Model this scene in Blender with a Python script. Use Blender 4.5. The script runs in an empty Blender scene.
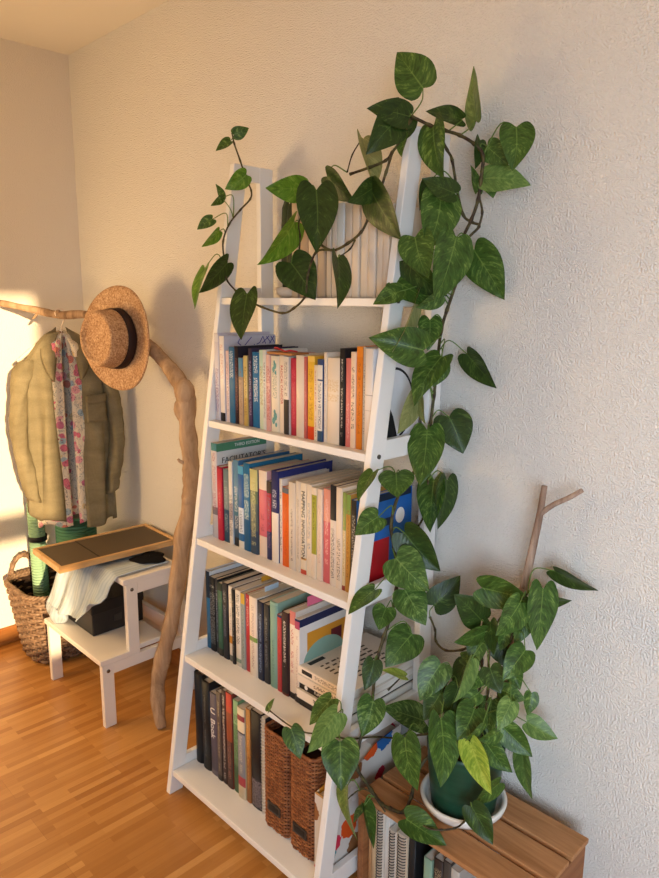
import bpy, bmesh, math, random
from mathutils import Vector, Matrix
from math import sin, cos, pi, sqrt, radians
random.seed(7)
SC = bpy.context.scene
COL = SC.collection

# ------------------------------------------------------------------ camera
cd = bpy.data.cameras.new('camera'); cam = bpy.data.objects.new('camera', cd); COL.objects.link(cam)
cd.sensor_fit = 'VERTICAL'; cd.sensor_height = 36.0; cd.lens = 696.74 * 36.0 / 878.0
cd.clip_start = 0.02
YAW, PITCH, ROLL = radians(45.316), radians(11.207), radians(0.455)
_fw = Vector((-sin(YAW)*cos(PITCH), cos(YAW)*cos(PITCH), -sin(PITCH)))
_r = Vector((cos(YAW), sin(YAW), 0)); _u = _r.cross(_fw)
_r2 = _r*cos(ROLL) + _u*sin(ROLL); _u2 = -_r*sin(ROLL) + _u*cos(ROLL)
CAM = Vector((2.972, -1.414, 1.470))
cam.matrix_world = Matrix(((_r2.x, _u2.x, -_fw.x, CAM.x), (_r2.y, _u2.y, -_fw.y, CAM.y), (_r2.z, _u2.z, -_fw.z, CAM.z), (0, 0, 0, 1)))
SC.camera = cam

# ------------------------------------------------------------------ world, sun, window daylight, exposure
w = bpy.data.worlds.new('evening_sky'); SC.world = w; w.use_nodes = True
bgn = w.node_tree.nodes['Background']; bgn.inputs[0].default_value = (0.62, 0.74, 1.0, 1); bgn.inputs[1].default_value = 0.5
def light(name, kind, loc, direction, energy, color, **kw):
    l = bpy.data.lights.new(name, kind); o = bpy.data.objects.new(name, l); COL.objects.link(o)
    o.location = loc; o.rotation_euler = Vector(direction).to_track_quat('-Z', 'Y').to_euler()
    l.energy = energy; l.color = color
    for k, v in kw.items(): setattr(l, k, v)
    return o
SUN_DIR = (-1.0, 0.30, -0.15)
light('evening_sun', 'SUN', (6, -3, 3), SUN_DIR, 9.0, (1.0, 0.70, 0.38), angle=radians(0.9))
light('window_daylight', 'AREA', (4.26, -2.2, 1.25), (-0.45, 1, -0.28), 35.0, (0.66, 0.82, 1.0), shape='RECTANGLE', size=1.4, size_y=1.3, spread=radians(100))
light('front_fill_light', 'AREA', (1.5, -3.34, 1.4), (0, 1, -0.05), 5.0, (0.95, 0.93, 0.9), shape='RECTANGLE', size=2.2, size_y=1.5)  # added soft fill from the front side; no window is modelled there
light('warm_ceiling_fill', 'AREA', (2.3, -1.9, 1.75), (0, 0.1, 1), 8.5, (1.0, 0.60, 0.24), shape='DISK', size=0.35)  # added warm fill for ceiling and upper walls, not a known lamp
light('reflected_sun_stand_in', 'AREA', (0.22, -1.65, 1.22), (0.6, 1, 0), 17.0, (1.0, 0.64, 0.28), shape='DISK', size=0.5)  # added warm light standing in for low sun reflected from the left
SC.view_settings.view_transform = 'Standard'; SC.view_settings.look = 'None'
SC.view_settings.exposure = 0.0; SC.view_settings.gamma = 1.0; SC.view_settings.use_curve_mapping = False
SC.cycles.max_bounces = 8; SC.cycles.diffuse_bounces = 5; SC.cycles.caustics_reflective = False; SC.cycles.caustics_refractive = False

# ------------------------------------------------------------------ colour and material helpers
def lin(c):
    return c/12.92 if c <= 0.04045 else ((c+0.055)/1.055)**2.4
def hx(s):
    s = s.lstrip('#'); return tuple(lin(int(s[i:i+2], 16)/255.0) for i in (0, 2, 4)) + (1.0,)
class NT:
    def __init__(s, name, rough=0.5, spec=0.3):
        s.m = bpy.data.materials.new(name); s.m.use_nodes = True; s.t = s.m.node_tree
        s.p = s.t.nodes['Principled BSDF']; s.p.inputs['Roughness'].default_value = rough
        s.p.inputs['Specular IOR Level'].default_value = spec
    def n(s, kind, **kw):
        o = s.t.nodes.new(kind)
        for k, v in kw.items():
            if k.startswith('i_'):
                key = k[2:]
                o.inputs[int(key) if key.isdigit() else key].default_value = v
            else: setattr(o, k, v)
        return o
    def l(s, a, b): s.t.links.new(a, b)
    def math(s, op, a, b=None, c=None):
        o = s.n('ShaderNodeMath', operation=op)
        for i, v in enumerate((a, b, c)):
            if v is None: continue
            if hasattr(v, 'links'): s.l(v, o.inputs[i])
            else: o.inputs[i].default_value = v
        return o.outputs[0]
    def mix(s, fac, a, b, mode='MIX'):
        o = s.n('ShaderNodeMix', data_type='RGBA', blend_type=mode)
        for sock, v in ((o.inputs[0], fac), (o.inputs[6], a), (o.inputs[7], b)):
            if hasattr(v, 'links'): s.l(v, sock)
            else: sock.default_value = v
        return o.outputs[2]
    def ramp(s, fac, stops, interp='LINEAR'):
        o = s.n('ShaderNodeValToRGB'); r = o.color_ramp; r.interpolation = interp
        while len(r.elements) < len(stops): r.elements.new(0.5)
        for e, (p, c) in zip(r.elements, stops): e.position = p; e.color = c
        s.l(fac, o.inputs[0]); return o.outputs[0]
    def coords(s, which='Object'): return s.n('ShaderNodeTexCoord').outputs[which]
    def mapped(s, vec, scale=(1, 1, 1), loc=(0, 0, 0), rot=(0, 0, 0)):
        o = s.n('ShaderNodeMapping'); s.l(vec, o.inputs[0]); o.inputs['Scale'].default_value = scale
        o.inputs['Location'].default_value = loc; o.inputs['Rotation'].default_value = rot; return o.outputs[0]
    def noise(s, vec, scale, detail=3, rough=0.5, dist=0.0):
        o = s.n('ShaderNodeTexNoise'); s.l(vec, o.inputs['Vector']); o.inputs['Scale'].default_value = scale
        o.inputs['Detail'].default_value = detail; o.inputs['Roughness'].default_value = rough
        o.inputs['Distortion'].default_value = dist; return o.outputs['Fac']
    def bump(s, height, strength=0.3, dist=0.01):
        o = s.n('ShaderNodeBump'); o.inputs['Strength'].default_value = strength; o.inputs['Distance'].default_value = dist
        s.l(height, o.inputs['Height']); s.l(o.outputs[0], s.p.inputs['Normal'])
    def base(s, c):
        if hasattr(c, 'links'): s.l(c, s.p.inputs['Base Color'])
        else: s.p.inputs['Base Color'].default_value = c
_pc = {}
def plain(color, rough=0.55, spec=0.3, metallic=0.0, name=None):
    k = (color, rough, spec, metallic)
    if k in _pc: return _pc[k]
    t = NT(name or 'plain_' + color.strip('#'), rough, spec); c = hx(color)
    co = t.coords(); nz = t.noise(co, 38.0, 2)
    t.base(t.mix(nz, tuple(v*0.93 for v in c[:3]) + (1,), tuple(min(1, v*1.06) for v in c[:3]) + (1,)))
    t.p.inputs['Metallic'].default_value = metallic
    _pc[k] = t.m; return t.m

def wood(name, c1, c2, scale=1.0, axis='z', rough=0.55, bump=0.2):
    t = NT(name, rough, 0.25); co = t.coords()
    st = {'x': (3, 40, 40), 'y': (40, 3, 40), 'z': (40, 40, 3)}[axis]
    v = t.mapped(co, tuple(a*scale for a in st))
    n1 = t.noise(v, 1.0, 5, 0.6, 0.6); n2 = t.noise(t.mapped(co, tuple(a*scale*3 for a in st)), 1.0, 3, 0.7)
    f = t.math('ADD', t.math('MULTIPLY', n1, 0.7), t.math('MULTIPLY', n2, 0.35))
    t.base(t.ramp(f, [(0.33, hx(c1)), (0.72, hx(c2))])); t.bump(f, bump, 0.004)
    return t.m

# ------------------------------------------------------------------ mesh helpers
class MB:
    def __init__(s): s.bm = bmesh.new(); s.uv = None
    def box(s, a, b, mi=0, M=None):
        vs = [s.bm.verts.new((x, y, z)) for z in (a[2], b[2]) for y in (a[1], b[1]) for x in (a[0], b[0])]
        if M is not None:
            for v in vs: v.co = M @ v.co
        for f in ((0, 2, 3, 1), (4, 5, 7, 6), (0, 1, 5, 4), (2, 6, 7, 3), (0, 4, 6, 2), (1, 3, 7, 5)):
            fc = s.bm.faces.new([vs[i] for i in f]); fc.material_index = mi
        return vs
    def prism(s, pts, ext, mi=0, smooth=False):
        """closed polygon of 3-D points swept along ext"""
        e = Vector(ext); a = [s.bm.verts.new(p) for p in pts]; b = [s.bm.verts.new(Vector(p)+e) for p in pts]
        n = len(pts); fs = []
        for i in range(n): fs.append(s.bm.faces.new((a[i], a[(i+1) % n], b[(i+1) % n], b[i])))
        fs.append(s.bm.faces.new(a[::-1])); fs.append(s.bm.faces.new(b))
        for f in fs: f.material_index = mi
        for f in fs[:-2]: f.smooth = smooth
    def tube(s, pts, rad, seg=8, mi=0, cap=True, closed=False, flat=None):
        pts = [Vector(p) for p in pts]; n = len(pts)
        if not hasattr(rad, '__len__'): rad = [rad]*n
        rings = []; up = None
        for i, p in enumerate(pts):
            if closed: t = pts[(i+1) % n]-pts[i-1]
            else: t = pts[min(i+1, n-1)]-pts[max(i-1, 0)]
            t.normalize()
            if up is None:
                up = Vector((0, 0, 1)) if abs(t.z) < 0.9 else Vector((0, 1, 0))
            x = up.cross(t); x.normalize(); up = t.cross(x); up.normalize()
            r = rad[i]
            rings.append([s.bm.verts.new(p + x*(cos(2*pi*k/seg)*r*(flat[0] if flat else 1)) + up*(sin(2*pi*k/seg)*r*(flat[1] if flat else 1))) for k in range(seg)])
        m = n if closed else n-1
        for i in range(m):
            a, b = rings[i], rings[(i+1) % n]
            for k in range(seg):
                f = s.bm.faces.new((a[k], a[(k+1) % seg], b[(k+1) % seg], b[k])); f.smooth = True; f.material_index = mi
        if cap and not closed:
            f = s.bm.faces.new(rings[0][::-1]); f.material_index = mi
            f = s.bm.faces.new(rings[-1]); f.material_index = mi
    def lathe(s, prof, seg=48, mi=0, M=None, closed=False, sq=None):
        rings = []
        for r, z in prof:
            ring = []
            for k in range(seg):
                a = 2*pi*k/seg; x, y = cos(a)*r, sin(a)*r
                if sq: x, y = sq(x, y, z)
                v = Vector((x, y, z)); ring.append(s.bm.verts.new(M @ v if M is not None else v))
            rings.append(ring)
        m = len(prof)
        for i in range(m if closed else m-1):
            a, b = rings[i], rings[(i+1) % m]
            for k in range(seg):
                f = s.bm.faces.new((a[k], a[(k+1) % seg], b[(k+1) % seg], b[k])); f.smooth = True; f.material_index = mi
        if not closed:
            for ring, rev in ((rings[0], True), (rings[-1], False)):
                if (ring[0].co-ring[seg//2].co).length > 1e-5:
                    f = s.bm.faces.new(ring[::-1] if rev else ring); f.material_index = mi
    def grid(s, fn, nu, nv, mi=0, uv=True, wrap=False):
        if uv and s.uv is None: s.uv = s.bm.loops.layers.uv.new('UVMap')
        vs = [[s.bm.verts.new(fn(i/nu, j/nv)) for j in range(nv+1)] for i in range(nu if wrap else nu+1)]
        L = len(vs)
        for i in range(nu):
            for j in range(nv):
                i2 = (i+1) % L
                f = s.bm.faces.new((vs[i][j], vs[i2][j], vs[i2][j+1], vs[i][j+1])); f.smooth = True; f.material_index = mi
                if uv:
                    for lp, (a, b) in zip(f.loops, ((i, j), (i+1, j), (i+1, j+1), (i, j+1))): lp[s.uv].uv = (a/nu, b/nv)
    def done(s, name, mats, parent=None, local=False, bevel=0.0, solid=0.0, normals=True, loc=None, sub=0):
        if normals: bmesh.ops.recalc_face_normals(s.bm, faces=s.bm.faces)
        if loc is not None: bmesh.ops.translate(s.bm, verts=s.bm.verts, vec=-Vector(loc))
        me = bpy.data.meshes.new(name); s.bm.to_mesh(me); s.bm.free()
        o = bpy.data.objects.new(name, me); COL.objects.link(o)
        for m in (mats if isinstance(mats, (list, tuple)) else [mats]): me.materials.append(m)
        if loc is not None: o.location = loc
        if parent is not None:
            o.parent = parent
            if loc is None and not local: o.matrix_parent_inverse = Matrix.Translation(-Vector(parent.location)) if parent.rotation_euler[:] == (0, 0, 0) else parent.matrix_basis.inverted()
        if solid:
            md = o.modifiers.new('thickness', 'SOLIDIFY'); md.thickness = solid; md.offset = 0
        if sub:
            md = o.modifiers.new('smooth', 'SUBSURF'); md.levels = sub; md.render_levels = sub
        if bevel:
            md = o.modifiers.new('bevel', 'BEVEL'); md.width = bevel; md.segments = 2; md.limit_method = 'ANGLE'; md.angle_limit = radians(40)
        return o
def tag(o, label, cat, group=None, kind=None):
    o['label'] = label; o['category'] = cat
    if group: o['group'] = group
    if kind: o['kind'] = kind
    return o
def thing(name, label, cat, loc, group=None):
    o = bpy.data.objects.new(name, None); COL.objects.link(o); o.location = loc; o.empty_display_size = 0.05
    return tag(o, label, cat, group)
def structure(o): o['kind'] = 'structure'; return o
def smooth_path(pts, n=6):
    """Catmull-Rom through the points"""
    P = [Vector(p) for p in pts]; P = [P[0]*2-P[1]] + P + [P[-1]*2-P[-2]]; out = []
    for i in range(1, len(P)-2):
        for k in range(n):
            t = k/n; a, b, c, d = P[i-1], P[i], P[i+1], P[i+2]
            out.append(0.5*((2*b) + (c-a)*t + (2*a-5*b+4*c-d)*t*t + (3*b-a-3*c+d)*t*t*t))
    out.append(P[-2]); return out
def lerp_list(v, n):
    out = []
    for i in range(n):
        x = i/(n-1)*(len(v)-1); k = min(int(x), len(v)-2); out.append(v[k]+(v[k+1]-v[k])*(x-k))
    return out

# ================================================================== THE ROOM
XR, YF, H = 4.30, -3.40, 2.45
def stucco(name, c, amp):
    t = NT(name, 0.9, 0.15); co = t.coords()
    n1 = t.noise(co, 250.0, 1, 0.45, 0.0); n2 = t.noise(co, 1.6, 2)
    cc = hx(c); t.base(t.mix(n2, tuple(v*0.97 for v in cc[:3])+(1,), tuple(min(1, v*1.02) for v in cc[:3])+(1,)))
    t.bump(t.ramp(n1, [(0.30, (0, 0, 0, 1)), (0.75, (1, 1, 1, 1))]), amp, 0.008); return t.m
M_WALL = stucco('stucco_back', 'e6e2da', 0.62); M_WALL2 = stucco('stucco_end', 'e6dfd4', 0.2); M_CEIL = stucco('ceiling_paint', 'e8e2d8', 0.05)
b = MB(); b.box((-0.12, 0, -0.1), (XR+0.12, 0.12, H+0.1)); structure(b.done('wall_back', M_WALL))
b = MB(); b.box((-0.12, YF-0.12, -0.1), (0, 0, H+0.1)); structure(b.done('wall_left', M_WALL2))
b = MB(); b.box((0, YF-0.12, -0.1), (XR+0.12, YF, H+0.1)); structure(b.done('wall_front', M_WALL2))
WY0, WY1, WZ0, WZ1 = -2.95, -1.49, 0.66, 2.165
b = MB()
b.box((XR, YF, -0.1), (XR+0.12, WY0, H+0.1)); b.box((XR, WY1, -0.1), (XR+0.12, 0, H+0.1))
b.box((XR, WY0, -0.1), (XR+0.12, WY1, WZ0)); b.box((XR, WY0, WZ1), (XR+0.12, WY1, H+0.1))
structure(b.done('wall_right', M_WALL2))
b = MB(); M_FRAME = plain('ece8e0', 0.4)
b.box((XR+0.02, WY0, 1.10), (XR+0.08, WY1, 1.22))  # unseen crossbar, added to shade a band across the sun patch
for y0, y1 in ((WY0, WY0+0.05), (WY1-0.02, WY1)): b.box((XR+0.02, y0, WZ0), (XR+0.08, y1, WZ1))
b.box((XR+0.02, WY0, WZ0), (XR+0.08, WY1, WZ0+0.03)); b.box((XR+0.02, WY0, WZ1-0.03), (XR+0.08, WY1, WZ1))
structure(b.done('window_1', M_FRAME))
b = MB(); b.box((-0.12, YF-0.12, H), (XR+0.12, 0.12, H+0.1)); structure(b.done('ceiling', M_CEIL))

# parquet: narrow strips running away from the photographer towards the long wall
t = NT('parquet', 0.33, 0.4); co = t.coords()
v = t.mapped(co, (1, 1, 1), rot=(0, 0, pi/2))
def brick(width, height, off, mortar=0.0):
    o = t.n('ShaderNodeTexBrick'); t.l(v, o.inputs['Vector']); o.offset = off; o.offset_frequency = 2; o.squash = 1
    o.inputs['Color1'].default_value = (0, 0, 0, 1); o.inputs['Color2'].default_value = (1, 1, 1, 1); o.inputs['Mortar'].default_value = (0.5, 0.5, 0.5, 1)
    o.inputs['Scale'].default_value = 1.0; o.inputs['Mortar Size'].default_value = mortar; o.inputs['Bias'].default_value = 0.0
    o.inputs['Brick Width'].default_value = width; o.inputs['Row Height'].default_value = height; return o
b1 = brick(0.25, 0.0225, 0.37); b2 = brick(0.5, 0.1125, 0.43); b3 = brick(0.5, 0.1125, 0.43, 0.0005)
f = t.math('ADD', t.math('MULTIPLY', b1.outputs['Color'], 0.42), t.math('MULTIPLY', b2.outputs['Color'], 0.22))
g = t.noise(t.mapped(co, (160, 7, 1)), 1.0, 5, 0.65, 0.4); g2 = t.noise(co, 3.0, 2)
f = t.math('ADD', f, t.math('ADD', t.math('MULTIPLY', g, 0.26), t.math('MULTIPLY', g2, 0.1)))
c = t.ramp(f, [(0.12, hx('9a632c')), (0.5, hx('b57f42')), (0.9, hx('d6a464'))])
c = t.mix(t.math('MULTIPLY', b3.outputs['Fac'], 0.35), c, hx('5a3010'))
t.base(c); t.bump(t.math('ADD', g, t.math('MULTIPLY', b3.outputs['Fac'], -2.0)), 0.05, 0.002)
M_FLOOR = t.m
b = MB(); b.box((-0.12, YF-0.12, -0.1), (XR+0.12, 0.12, 0)); structure(b.done('floor', M_FLOOR))
M_BASE = wood('baseboard_oak', '8a5226', 'b07a40', 0.6, 'x', 0.45)
M_BASEY = wood('baseboard_oak_end', '8a5226', 'b07a40', 0.6, 'y', 0.45)
b = MB(); b.box((0, -0.014, 0), (XR, 0, 0.075)); structure(b.done('baseboard_back', M_BASE, bevel=0.003))
b = MB(); b.box((0, YF, 0), (0.014, -0.014, 0.075)); structure(b.done('baseboard_left', M_BASEY, bevel=0.003))

# ================================================================== LADDER SHELF
XL, XRR = 1.317, 1.931; TH = 0.02
BOARDS = [1.477, 1.129, 0.785, 0.433, 0.077]
def fy(z): return -0.445 + 0.1547*z
t = NT('white_lacquer', 0.38, 0.4); co = t.coords(); t.base(t.mix(t.noise(co, 6.0, 2), hx('e4e2de'), hx('eceae6'))); M_WHITE = t.m
M_SCREW = plain('5a544c', 0.3, 0.6, 0.8)
shelf = thing('ladder_shelf', 'white painted leaning ladder bookshelf with five shelves against the wall', 'bookshelf', (1.62, -0.2, 0))
LW = 0.047
for x0, x1, s in ((XL-TH, XL, 'l'), (XRR, XRR+TH, 'r')):
    b = MB(); b.prism([(x0, fy(0), 0), (x0, fy(0)+LW, 0), (x0, fy(1.846)+LW, 1.846), (x0, fy(1.846), 1.846)], (x1-x0, 0, 0)); b.done('leg', M_WHITE, shelf, bevel=0.0022)
    b = MB(); b.box((x0, -0.068, 0), (x1, -0.020, 1.846)); b.done('leg', M_WHITE, shelf, bevel=0.0022)
    for z in BOARDS + [1.822]:
        z0, z1 = z-0.018, z+0.029
        if z == 1.822: z0, z1 = 1.802, 1.846
        ya0, ya1 = fy(z0)+LW+0.0003, fy(z1)+LW+0.0003
        xi = 0.0012
        b = MB(); b.prism([(x0+xi, ya0, z0), (x0+xi, -0.0683, z0), (x0+xi, -0.0683, z1), (x0+xi, ya1, z1)], (x1-x0-2*xi, 0, 0)); b.done('side_rail', M_WHITE, shelf, bevel=0.0015)
        if z < 1.8:
            b = MB(); sx = x1 if s == 'r' else x0
            b.tube([(sx-0.001, fy(z)+0.024, z-0.006), (sx+0.0025 if s == 'r' else sx-0.0025, fy(z)+0.024, z-0.006)], 0.0055, 14); b.done('screw', M_SCREW, shelf)
for z in BOARDS:
    b = MB(); b.box((XL+0.0005, fy(z)+0.001, z-0.019), (XRR-0.0005, -0.022, z)); b.done('shelf_board', M_WHITE, shelf, bevel=0.0018)
LEAVES = [
 ((1.961,-0.14,1.92),(1.907,-0.172,2.001),0.090,(0.47,-0.88,-0.04),(1.951,-0.165,1.861),1),
 ((1.949,-0.17,1.86),(1.917,-0.256,1.874),0.067,(0.93,-0.31,0.21),(1.951,-0.165,1.861),0),
 ((1.939,-0.175,1.867),(1.924,-0.258,1.782),0.086,(0.94,-0.32,0.14),(1.951,-0.165,1.861),0),
 ((2.021,-0.08,1.858),(1.98,-0.145,1.878),0.057,(0.79,-0.34,0.51),(2.022,-0.128,1.825),0),
 ((2.053,-0.07,1.851),(2.027,-0.064,1.966),0.085,(-0.55,-0.83,-0.08),(2.048,-0.12,1.815),2),
 ((1.992,-0.14,1.837),(2.03,-0.175,1.73),0.085,(-0.24,-0.95,0.22),(1.99,-0.138,1.839),1),
 ((2.151,-0.07,1.823),(2.169,-0.104,1.741),0.072,(0.49,-0.77,0.42),(2.094,-0.1,1.772),1),
 ((2.09,-0.08,1.793),(2.138,-0.072,1.751),0.051,(0.24,-0.97,0.1),(2.088,-0.104,1.781),1),
 ((2.095,-0.09,1.727),(2.18,-0.049,1.721),0.068,(0.42,-0.82,0.39),(2.092,-0.1,1.723),2),
 ((2.096,-0.08,1.729),(2.115,-0.087,1.688),0.042,(0.39,-0.86,0.32),(2.092,-0.1,1.723),1),
 ((2.078,-0.09,1.805),(2.09,-0.109,1.746),0.046,(0.98,0.04,0.18),(2.078,-0.11,1.795),0),
 ((2.084,-0.1,1.701),(2.077,-0.106,1.756),0.040,(0.99,0.01,0.13),(2.089,-0.1,1.699),1),
 ((2.019,-0.14,1.695),(2.044,-0.204,1.584),0.094,(0.8,-0.42,0.42),(2.041,-0.108,1.697),1),
 ((2.046,-0.13,1.698),(2.009,-0.188,1.729),0.054,(0.87,-0.45,0.2),(2.041,-0.108,1.697),0),
 ((1.988,-0.15,1.72),(1.996,-0.171,1.665),0.043,(0.98,-0.07,0.18),(2.037,-0.112,1.719),0),
 ((2,-0.2,1.605),(2.057,-0.224,1.52),0.078,(0.38,-0.79,0.48),(2.051,-0.1,1.598),1),
 ((2.056,-0.13,1.605),(2.076,-0.205,1.473),0.095,(0.89,-0.32,0.32),(2.059,-0.1,1.602),1),
 ((1.969,-0.19,1.559),(2.052,-0.173,1.476),0.085,(-0.05,-0.97,-0.24),(2.043,-0.1,1.549),0),
 ((1.947,-0.2,1.514),(2.039,-0.163,1.469),0.078,(0.53,-0.54,0.65),(2.029,-0.1,1.485),1),
 ((1.971,-0.21,1.492),(1.948,-0.269,1.47),0.048,(0.69,-0.48,0.54),(2.026,-0.1,1.474),1),
 ((2.042,-0.16,1.482),(2.019,-0.206,1.454),0.042,(0.9,-0.23,-0.36),(2.029,-0.1,1.485),0),
 ((2.056,-0.06,1.583),(2.124,-0.051,1.475),0.092,(0.12,-0.99,-0.01),(2.048,-0.1,1.579),1),
 ((1.981,-0.17,1.473),(1.996,-0.245,1.36),0.095,(0.88,0.44,-0.18),(2.022,-0.1,1.463),4),
 ((2.024,-0.19,1.366),(1.962,-0.289,1.392),0.087,(0.85,-0.53,-0.01),(1.997,-0.092,1.389),1),
 ((1.994,-0.13,1.429),(2.012,-0.158,1.368),0.055,(0.54,-0.69,0.48),(2.01,-0.1,1.424),1),
 ((2.029,-0.13,1.348),(2.01,-0.217,1.261),0.090,(0.01,-0.71,0.71),(1.989,-0.084,1.372),1),
 ((2.01,-0.1,1.336),(2.012,-0.129,1.279),0.046,(0.92,-0.34,0.2),(1.982,-0.077,1.356),1),
 ((2.043,-0.05,1.352),(2.105,-0.039,1.271),0.074,(-0.17,-0.95,-0.26),(1.982,-0.077,1.356),0),
 ((1.977,-0.15,1.256),(1.982,-0.211,1.175),0.073,(1,0.09,0),(1.968,-0.073,1.236),4),
 ((1.981,-0.14,1.26),(2.006,-0.162,1.196),0.052,(-0.51,-0.85,0.09),(1.968,-0.07,1.25),4),
 ((2.007,-0.06,1.201),(2.054,-0.064,1.121),0.092,(0.49,-0.81,0.33),(1.97,-0.081,1.193),0),
 ((1.985,-0.114,1.173),(2.012,-0.177,1.056),0.095,(0.16,-0.85,0.5),(1.97,-0.087,1.167),1),
 ((1.985,-0.224,1.087),(2.031,-0.274,1.055),0.082,(0.23,-0.37,0.9),(1.97,-0.183,1.041),1),
 ((1.985,-0.303,1.103),(1.985,-0.36,1.055),0.053,(-0.22,-0.63,0.74),(1.97,-0.188,1.032),1),
 ((1.985,-0.283,0.996),(1.976,-0.344,0.968),0.059,(0.76,-0.36,0.53),(1.97,-0.214,0.98),1),
 ((1.974,-0.065,1.041),(1.992,-0.122,0.93),0.091,(-0.13,-0.89,0.43),(1.96,-0.07,1.039),1),
 ((2.009,-0.06,1.046),(2.032,-0.084,0.931),0.086,(0.98,-0.02,0.2),(1.96,-0.07,1.039),0),
 ((2,-0.204,0.943),(2.081,-0.173,0.863),0.085,(0.45,-0.88,0.13),(1.97,-0.216,0.941),0),
 ((2,-0.234,0.89),(2.091,-0.229,0.839),0.096,(0.34,-0.77,0.53),(1.97,-0.203,0.887),3),
 ((2.01,-0.21,0.808),(2.083,-0.225,0.753),0.080,(0.33,-0.7,0.63),(1.97,-0.194,0.8),3),
 ((2.007,-0.09,0.731),(2.051,-0.052,0.808),0.074,(0.42,-0.89,0.19),(1.996,-0.09,0.696),0),
 ((1.985,-0.291,0.824),(1.968,-0.362,0.788),0.058,(-0.02,-0.45,0.89),(1.97,-0.193,0.821),1),
 ((1.98,-0.241,0.763),(1.994,-0.281,0.726),0.057,(0.53,-0.47,0.7),(1.97,-0.204,0.748),1),
 ((2,-0.165,0.677),(1.998,-0.253,0.628),0.088,(0.61,-0.39,0.69),(1.97,-0.229,0.696),1),
 ((1.98,-0.28,0.642),(1.993,-0.324,0.591),0.049,(0.64,-0.48,0.59),(1.97,-0.258,0.632),0),
 ((1.99,-0.174,0.565),(1.955,-0.217,0.592),0.044,(0.35,0.27,0.9),(1.975,-0.167,0.556),5),
 ((1.985,-0.286,0.543),(2.003,-0.342,0.486),0.068,(0.53,-0.52,0.68),(1.97,-0.272,0.543),3),
 ((2.01,-0.117,0.426),(1.952,-0.203,0.482),0.085,(0.66,0.04,0.75),(1.985,-0.188,0.399),3),
 ((1.998,-0.42,0.577),(2,-0.506,0.52),0.075,(0.98,-0.1,0.18),(1.982,-0.4,0.501),2),
 ((1.969,-0.41,0.594),(1.96,-0.472,0.559),0.052,(0.15,-0.5,0.85),(1.982,-0.4,0.501),3),
 ((2.008,-0.42,0.511),(2.056,-0.464,0.439),0.085,(0.51,-0.54,0.67),(1.982,-0.4,0.501),1),
 ((1.844,-0.42,0.464),(1.889,-0.432,0.413),0.053,(0.56,-0.54,0.63),(1.846,-0.397,0.452),1),
 ((1.724,-0.392,0.444),(1.73,-0.377,0.477),0.026,(-0.3,-0.84,0.45),(1.732,-0.392,0.448),5),
 ((2.009,-0.4,0.388),(2.041,-0.427,0.281),0.083,(-0.45,-0.89,0.09),(2.018,-0.362,0.364),2),
 ((2.029,-0.36,0.331),(2.08,-0.373,0.257),0.065,(0.78,0.41,0.47),(2.043,-0.34,0.348),1),
 ((2.029,-0.36,0.328),(2.025,-0.398,0.311),0.030,(-0.35,-0.35,0.87),(2.043,-0.34,0.348),1),
 ((2.137,-0.34,0.347),(2.228,-0.312,0.328),0.070,(0.28,-0.3,0.91),(2.144,-0.317,0.335),1),
 ((2.095,-0.3,0.507),(2.147,-0.331,0.415),0.079,(0.07,-0.93,0.36),(2.103,-0.24,0.492),1),
 ((2.183,-0.29,0.589),(2.234,-0.342,0.48),0.095,(0.87,-0.14,0.47),(2.138,-0.2,0.547),1),
 ((2.113,-0.2,0.657),(2.108,-0.267,0.592),0.073,(0.52,-0.61,0.59),(2.138,-0.19,0.636),3),
 ((2.128,-0.22,0.596),(2.127,-0.275,0.556),0.057,(0.52,-0.51,0.69),(2.122,-0.19,0.598),1),
 ((2.151,-0.16,0.662),(2.15,-0.205,0.609),0.050,(-0.12,-0.75,0.65),(2.191,-0.154,0.661),0),
 ((2.205,-0.22,0.711),(2.218,-0.285,0.64),0.070,(0.99,0.14,0.06),(2.206,-0.15,0.697),2),
 ((2.149,-0.17,0.675),(2.193,-0.155,0.674),0.033,(0.31,-0.9,0.3),(2.175,-0.142,0.684),0),
 ((2.226,-0.23,0.608),(2.231,-0.294,0.571),0.071,(0.47,-0.42,0.78),(2.197,-0.17,0.591),1),
 ((2.252,-0.28,0.565),(2.313,-0.299,0.482),0.075,(-0.13,-0.98,0.13),(2.215,-0.17,0.549),5),
 ((2.266,-0.26,0.6),(2.254,-0.295,0.571),0.034,(0.96,-0.15,-0.22),(2.215,-0.164,0.591),5),
 ((2.244,-0.2,0.518),(2.304,-0.196,0.472),0.055,(0.27,-0.92,0.27),(2.212,-0.172,0.526),1),
 ((2.283,-0.22,0.576),(2.268,-0.267,0.565),0.037,(0.95,-0.31,0.02),(2.215,-0.168,0.563),5),
 ((2.26,-0.16,0.546),(2.326,-0.149,0.501),0.058,(0.36,-0.88,0.31),(2.236,-0.142,0.546),1),
 ((2.283,-0.1,0.544),(2.349,-0.081,0.528),0.051,(0.35,-0.62,0.7),(2.236,-0.142,0.546),2),
 ((2.276,-0.1,0.458),(2.306,-0.123,0.371),0.068,(-0.4,-0.91,0.11),(2.219,-0.154,0.465),2),
 ((2.29,-0.19,0.636),(2.295,-0.24,0.595),0.047,(0.67,-0.43,0.61),(2.229,-0.138,0.626),2),
 ((2.25,-0.16,0.634),(2.302,-0.152,0.63),0.041,(0.17,-0.82,0.54),(2.229,-0.138,0.626),2),
 ((2.293,-0.11,0.625),(2.3,-0.13,0.581),0.035,(0.64,-0.65,0.4),(2.229,-0.138,0.626),1),
 ((2.235,-0.19,0.692),(2.272,-0.206,0.656),0.055,(0.31,-0.7,0.64),(2.208,-0.152,0.681),0),
 ((2.293,-0.15,0.742),(2.284,-0.215,0.699),0.059,(0.49,-0.53,0.69),(2.246,-0.124,0.752),1),
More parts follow.
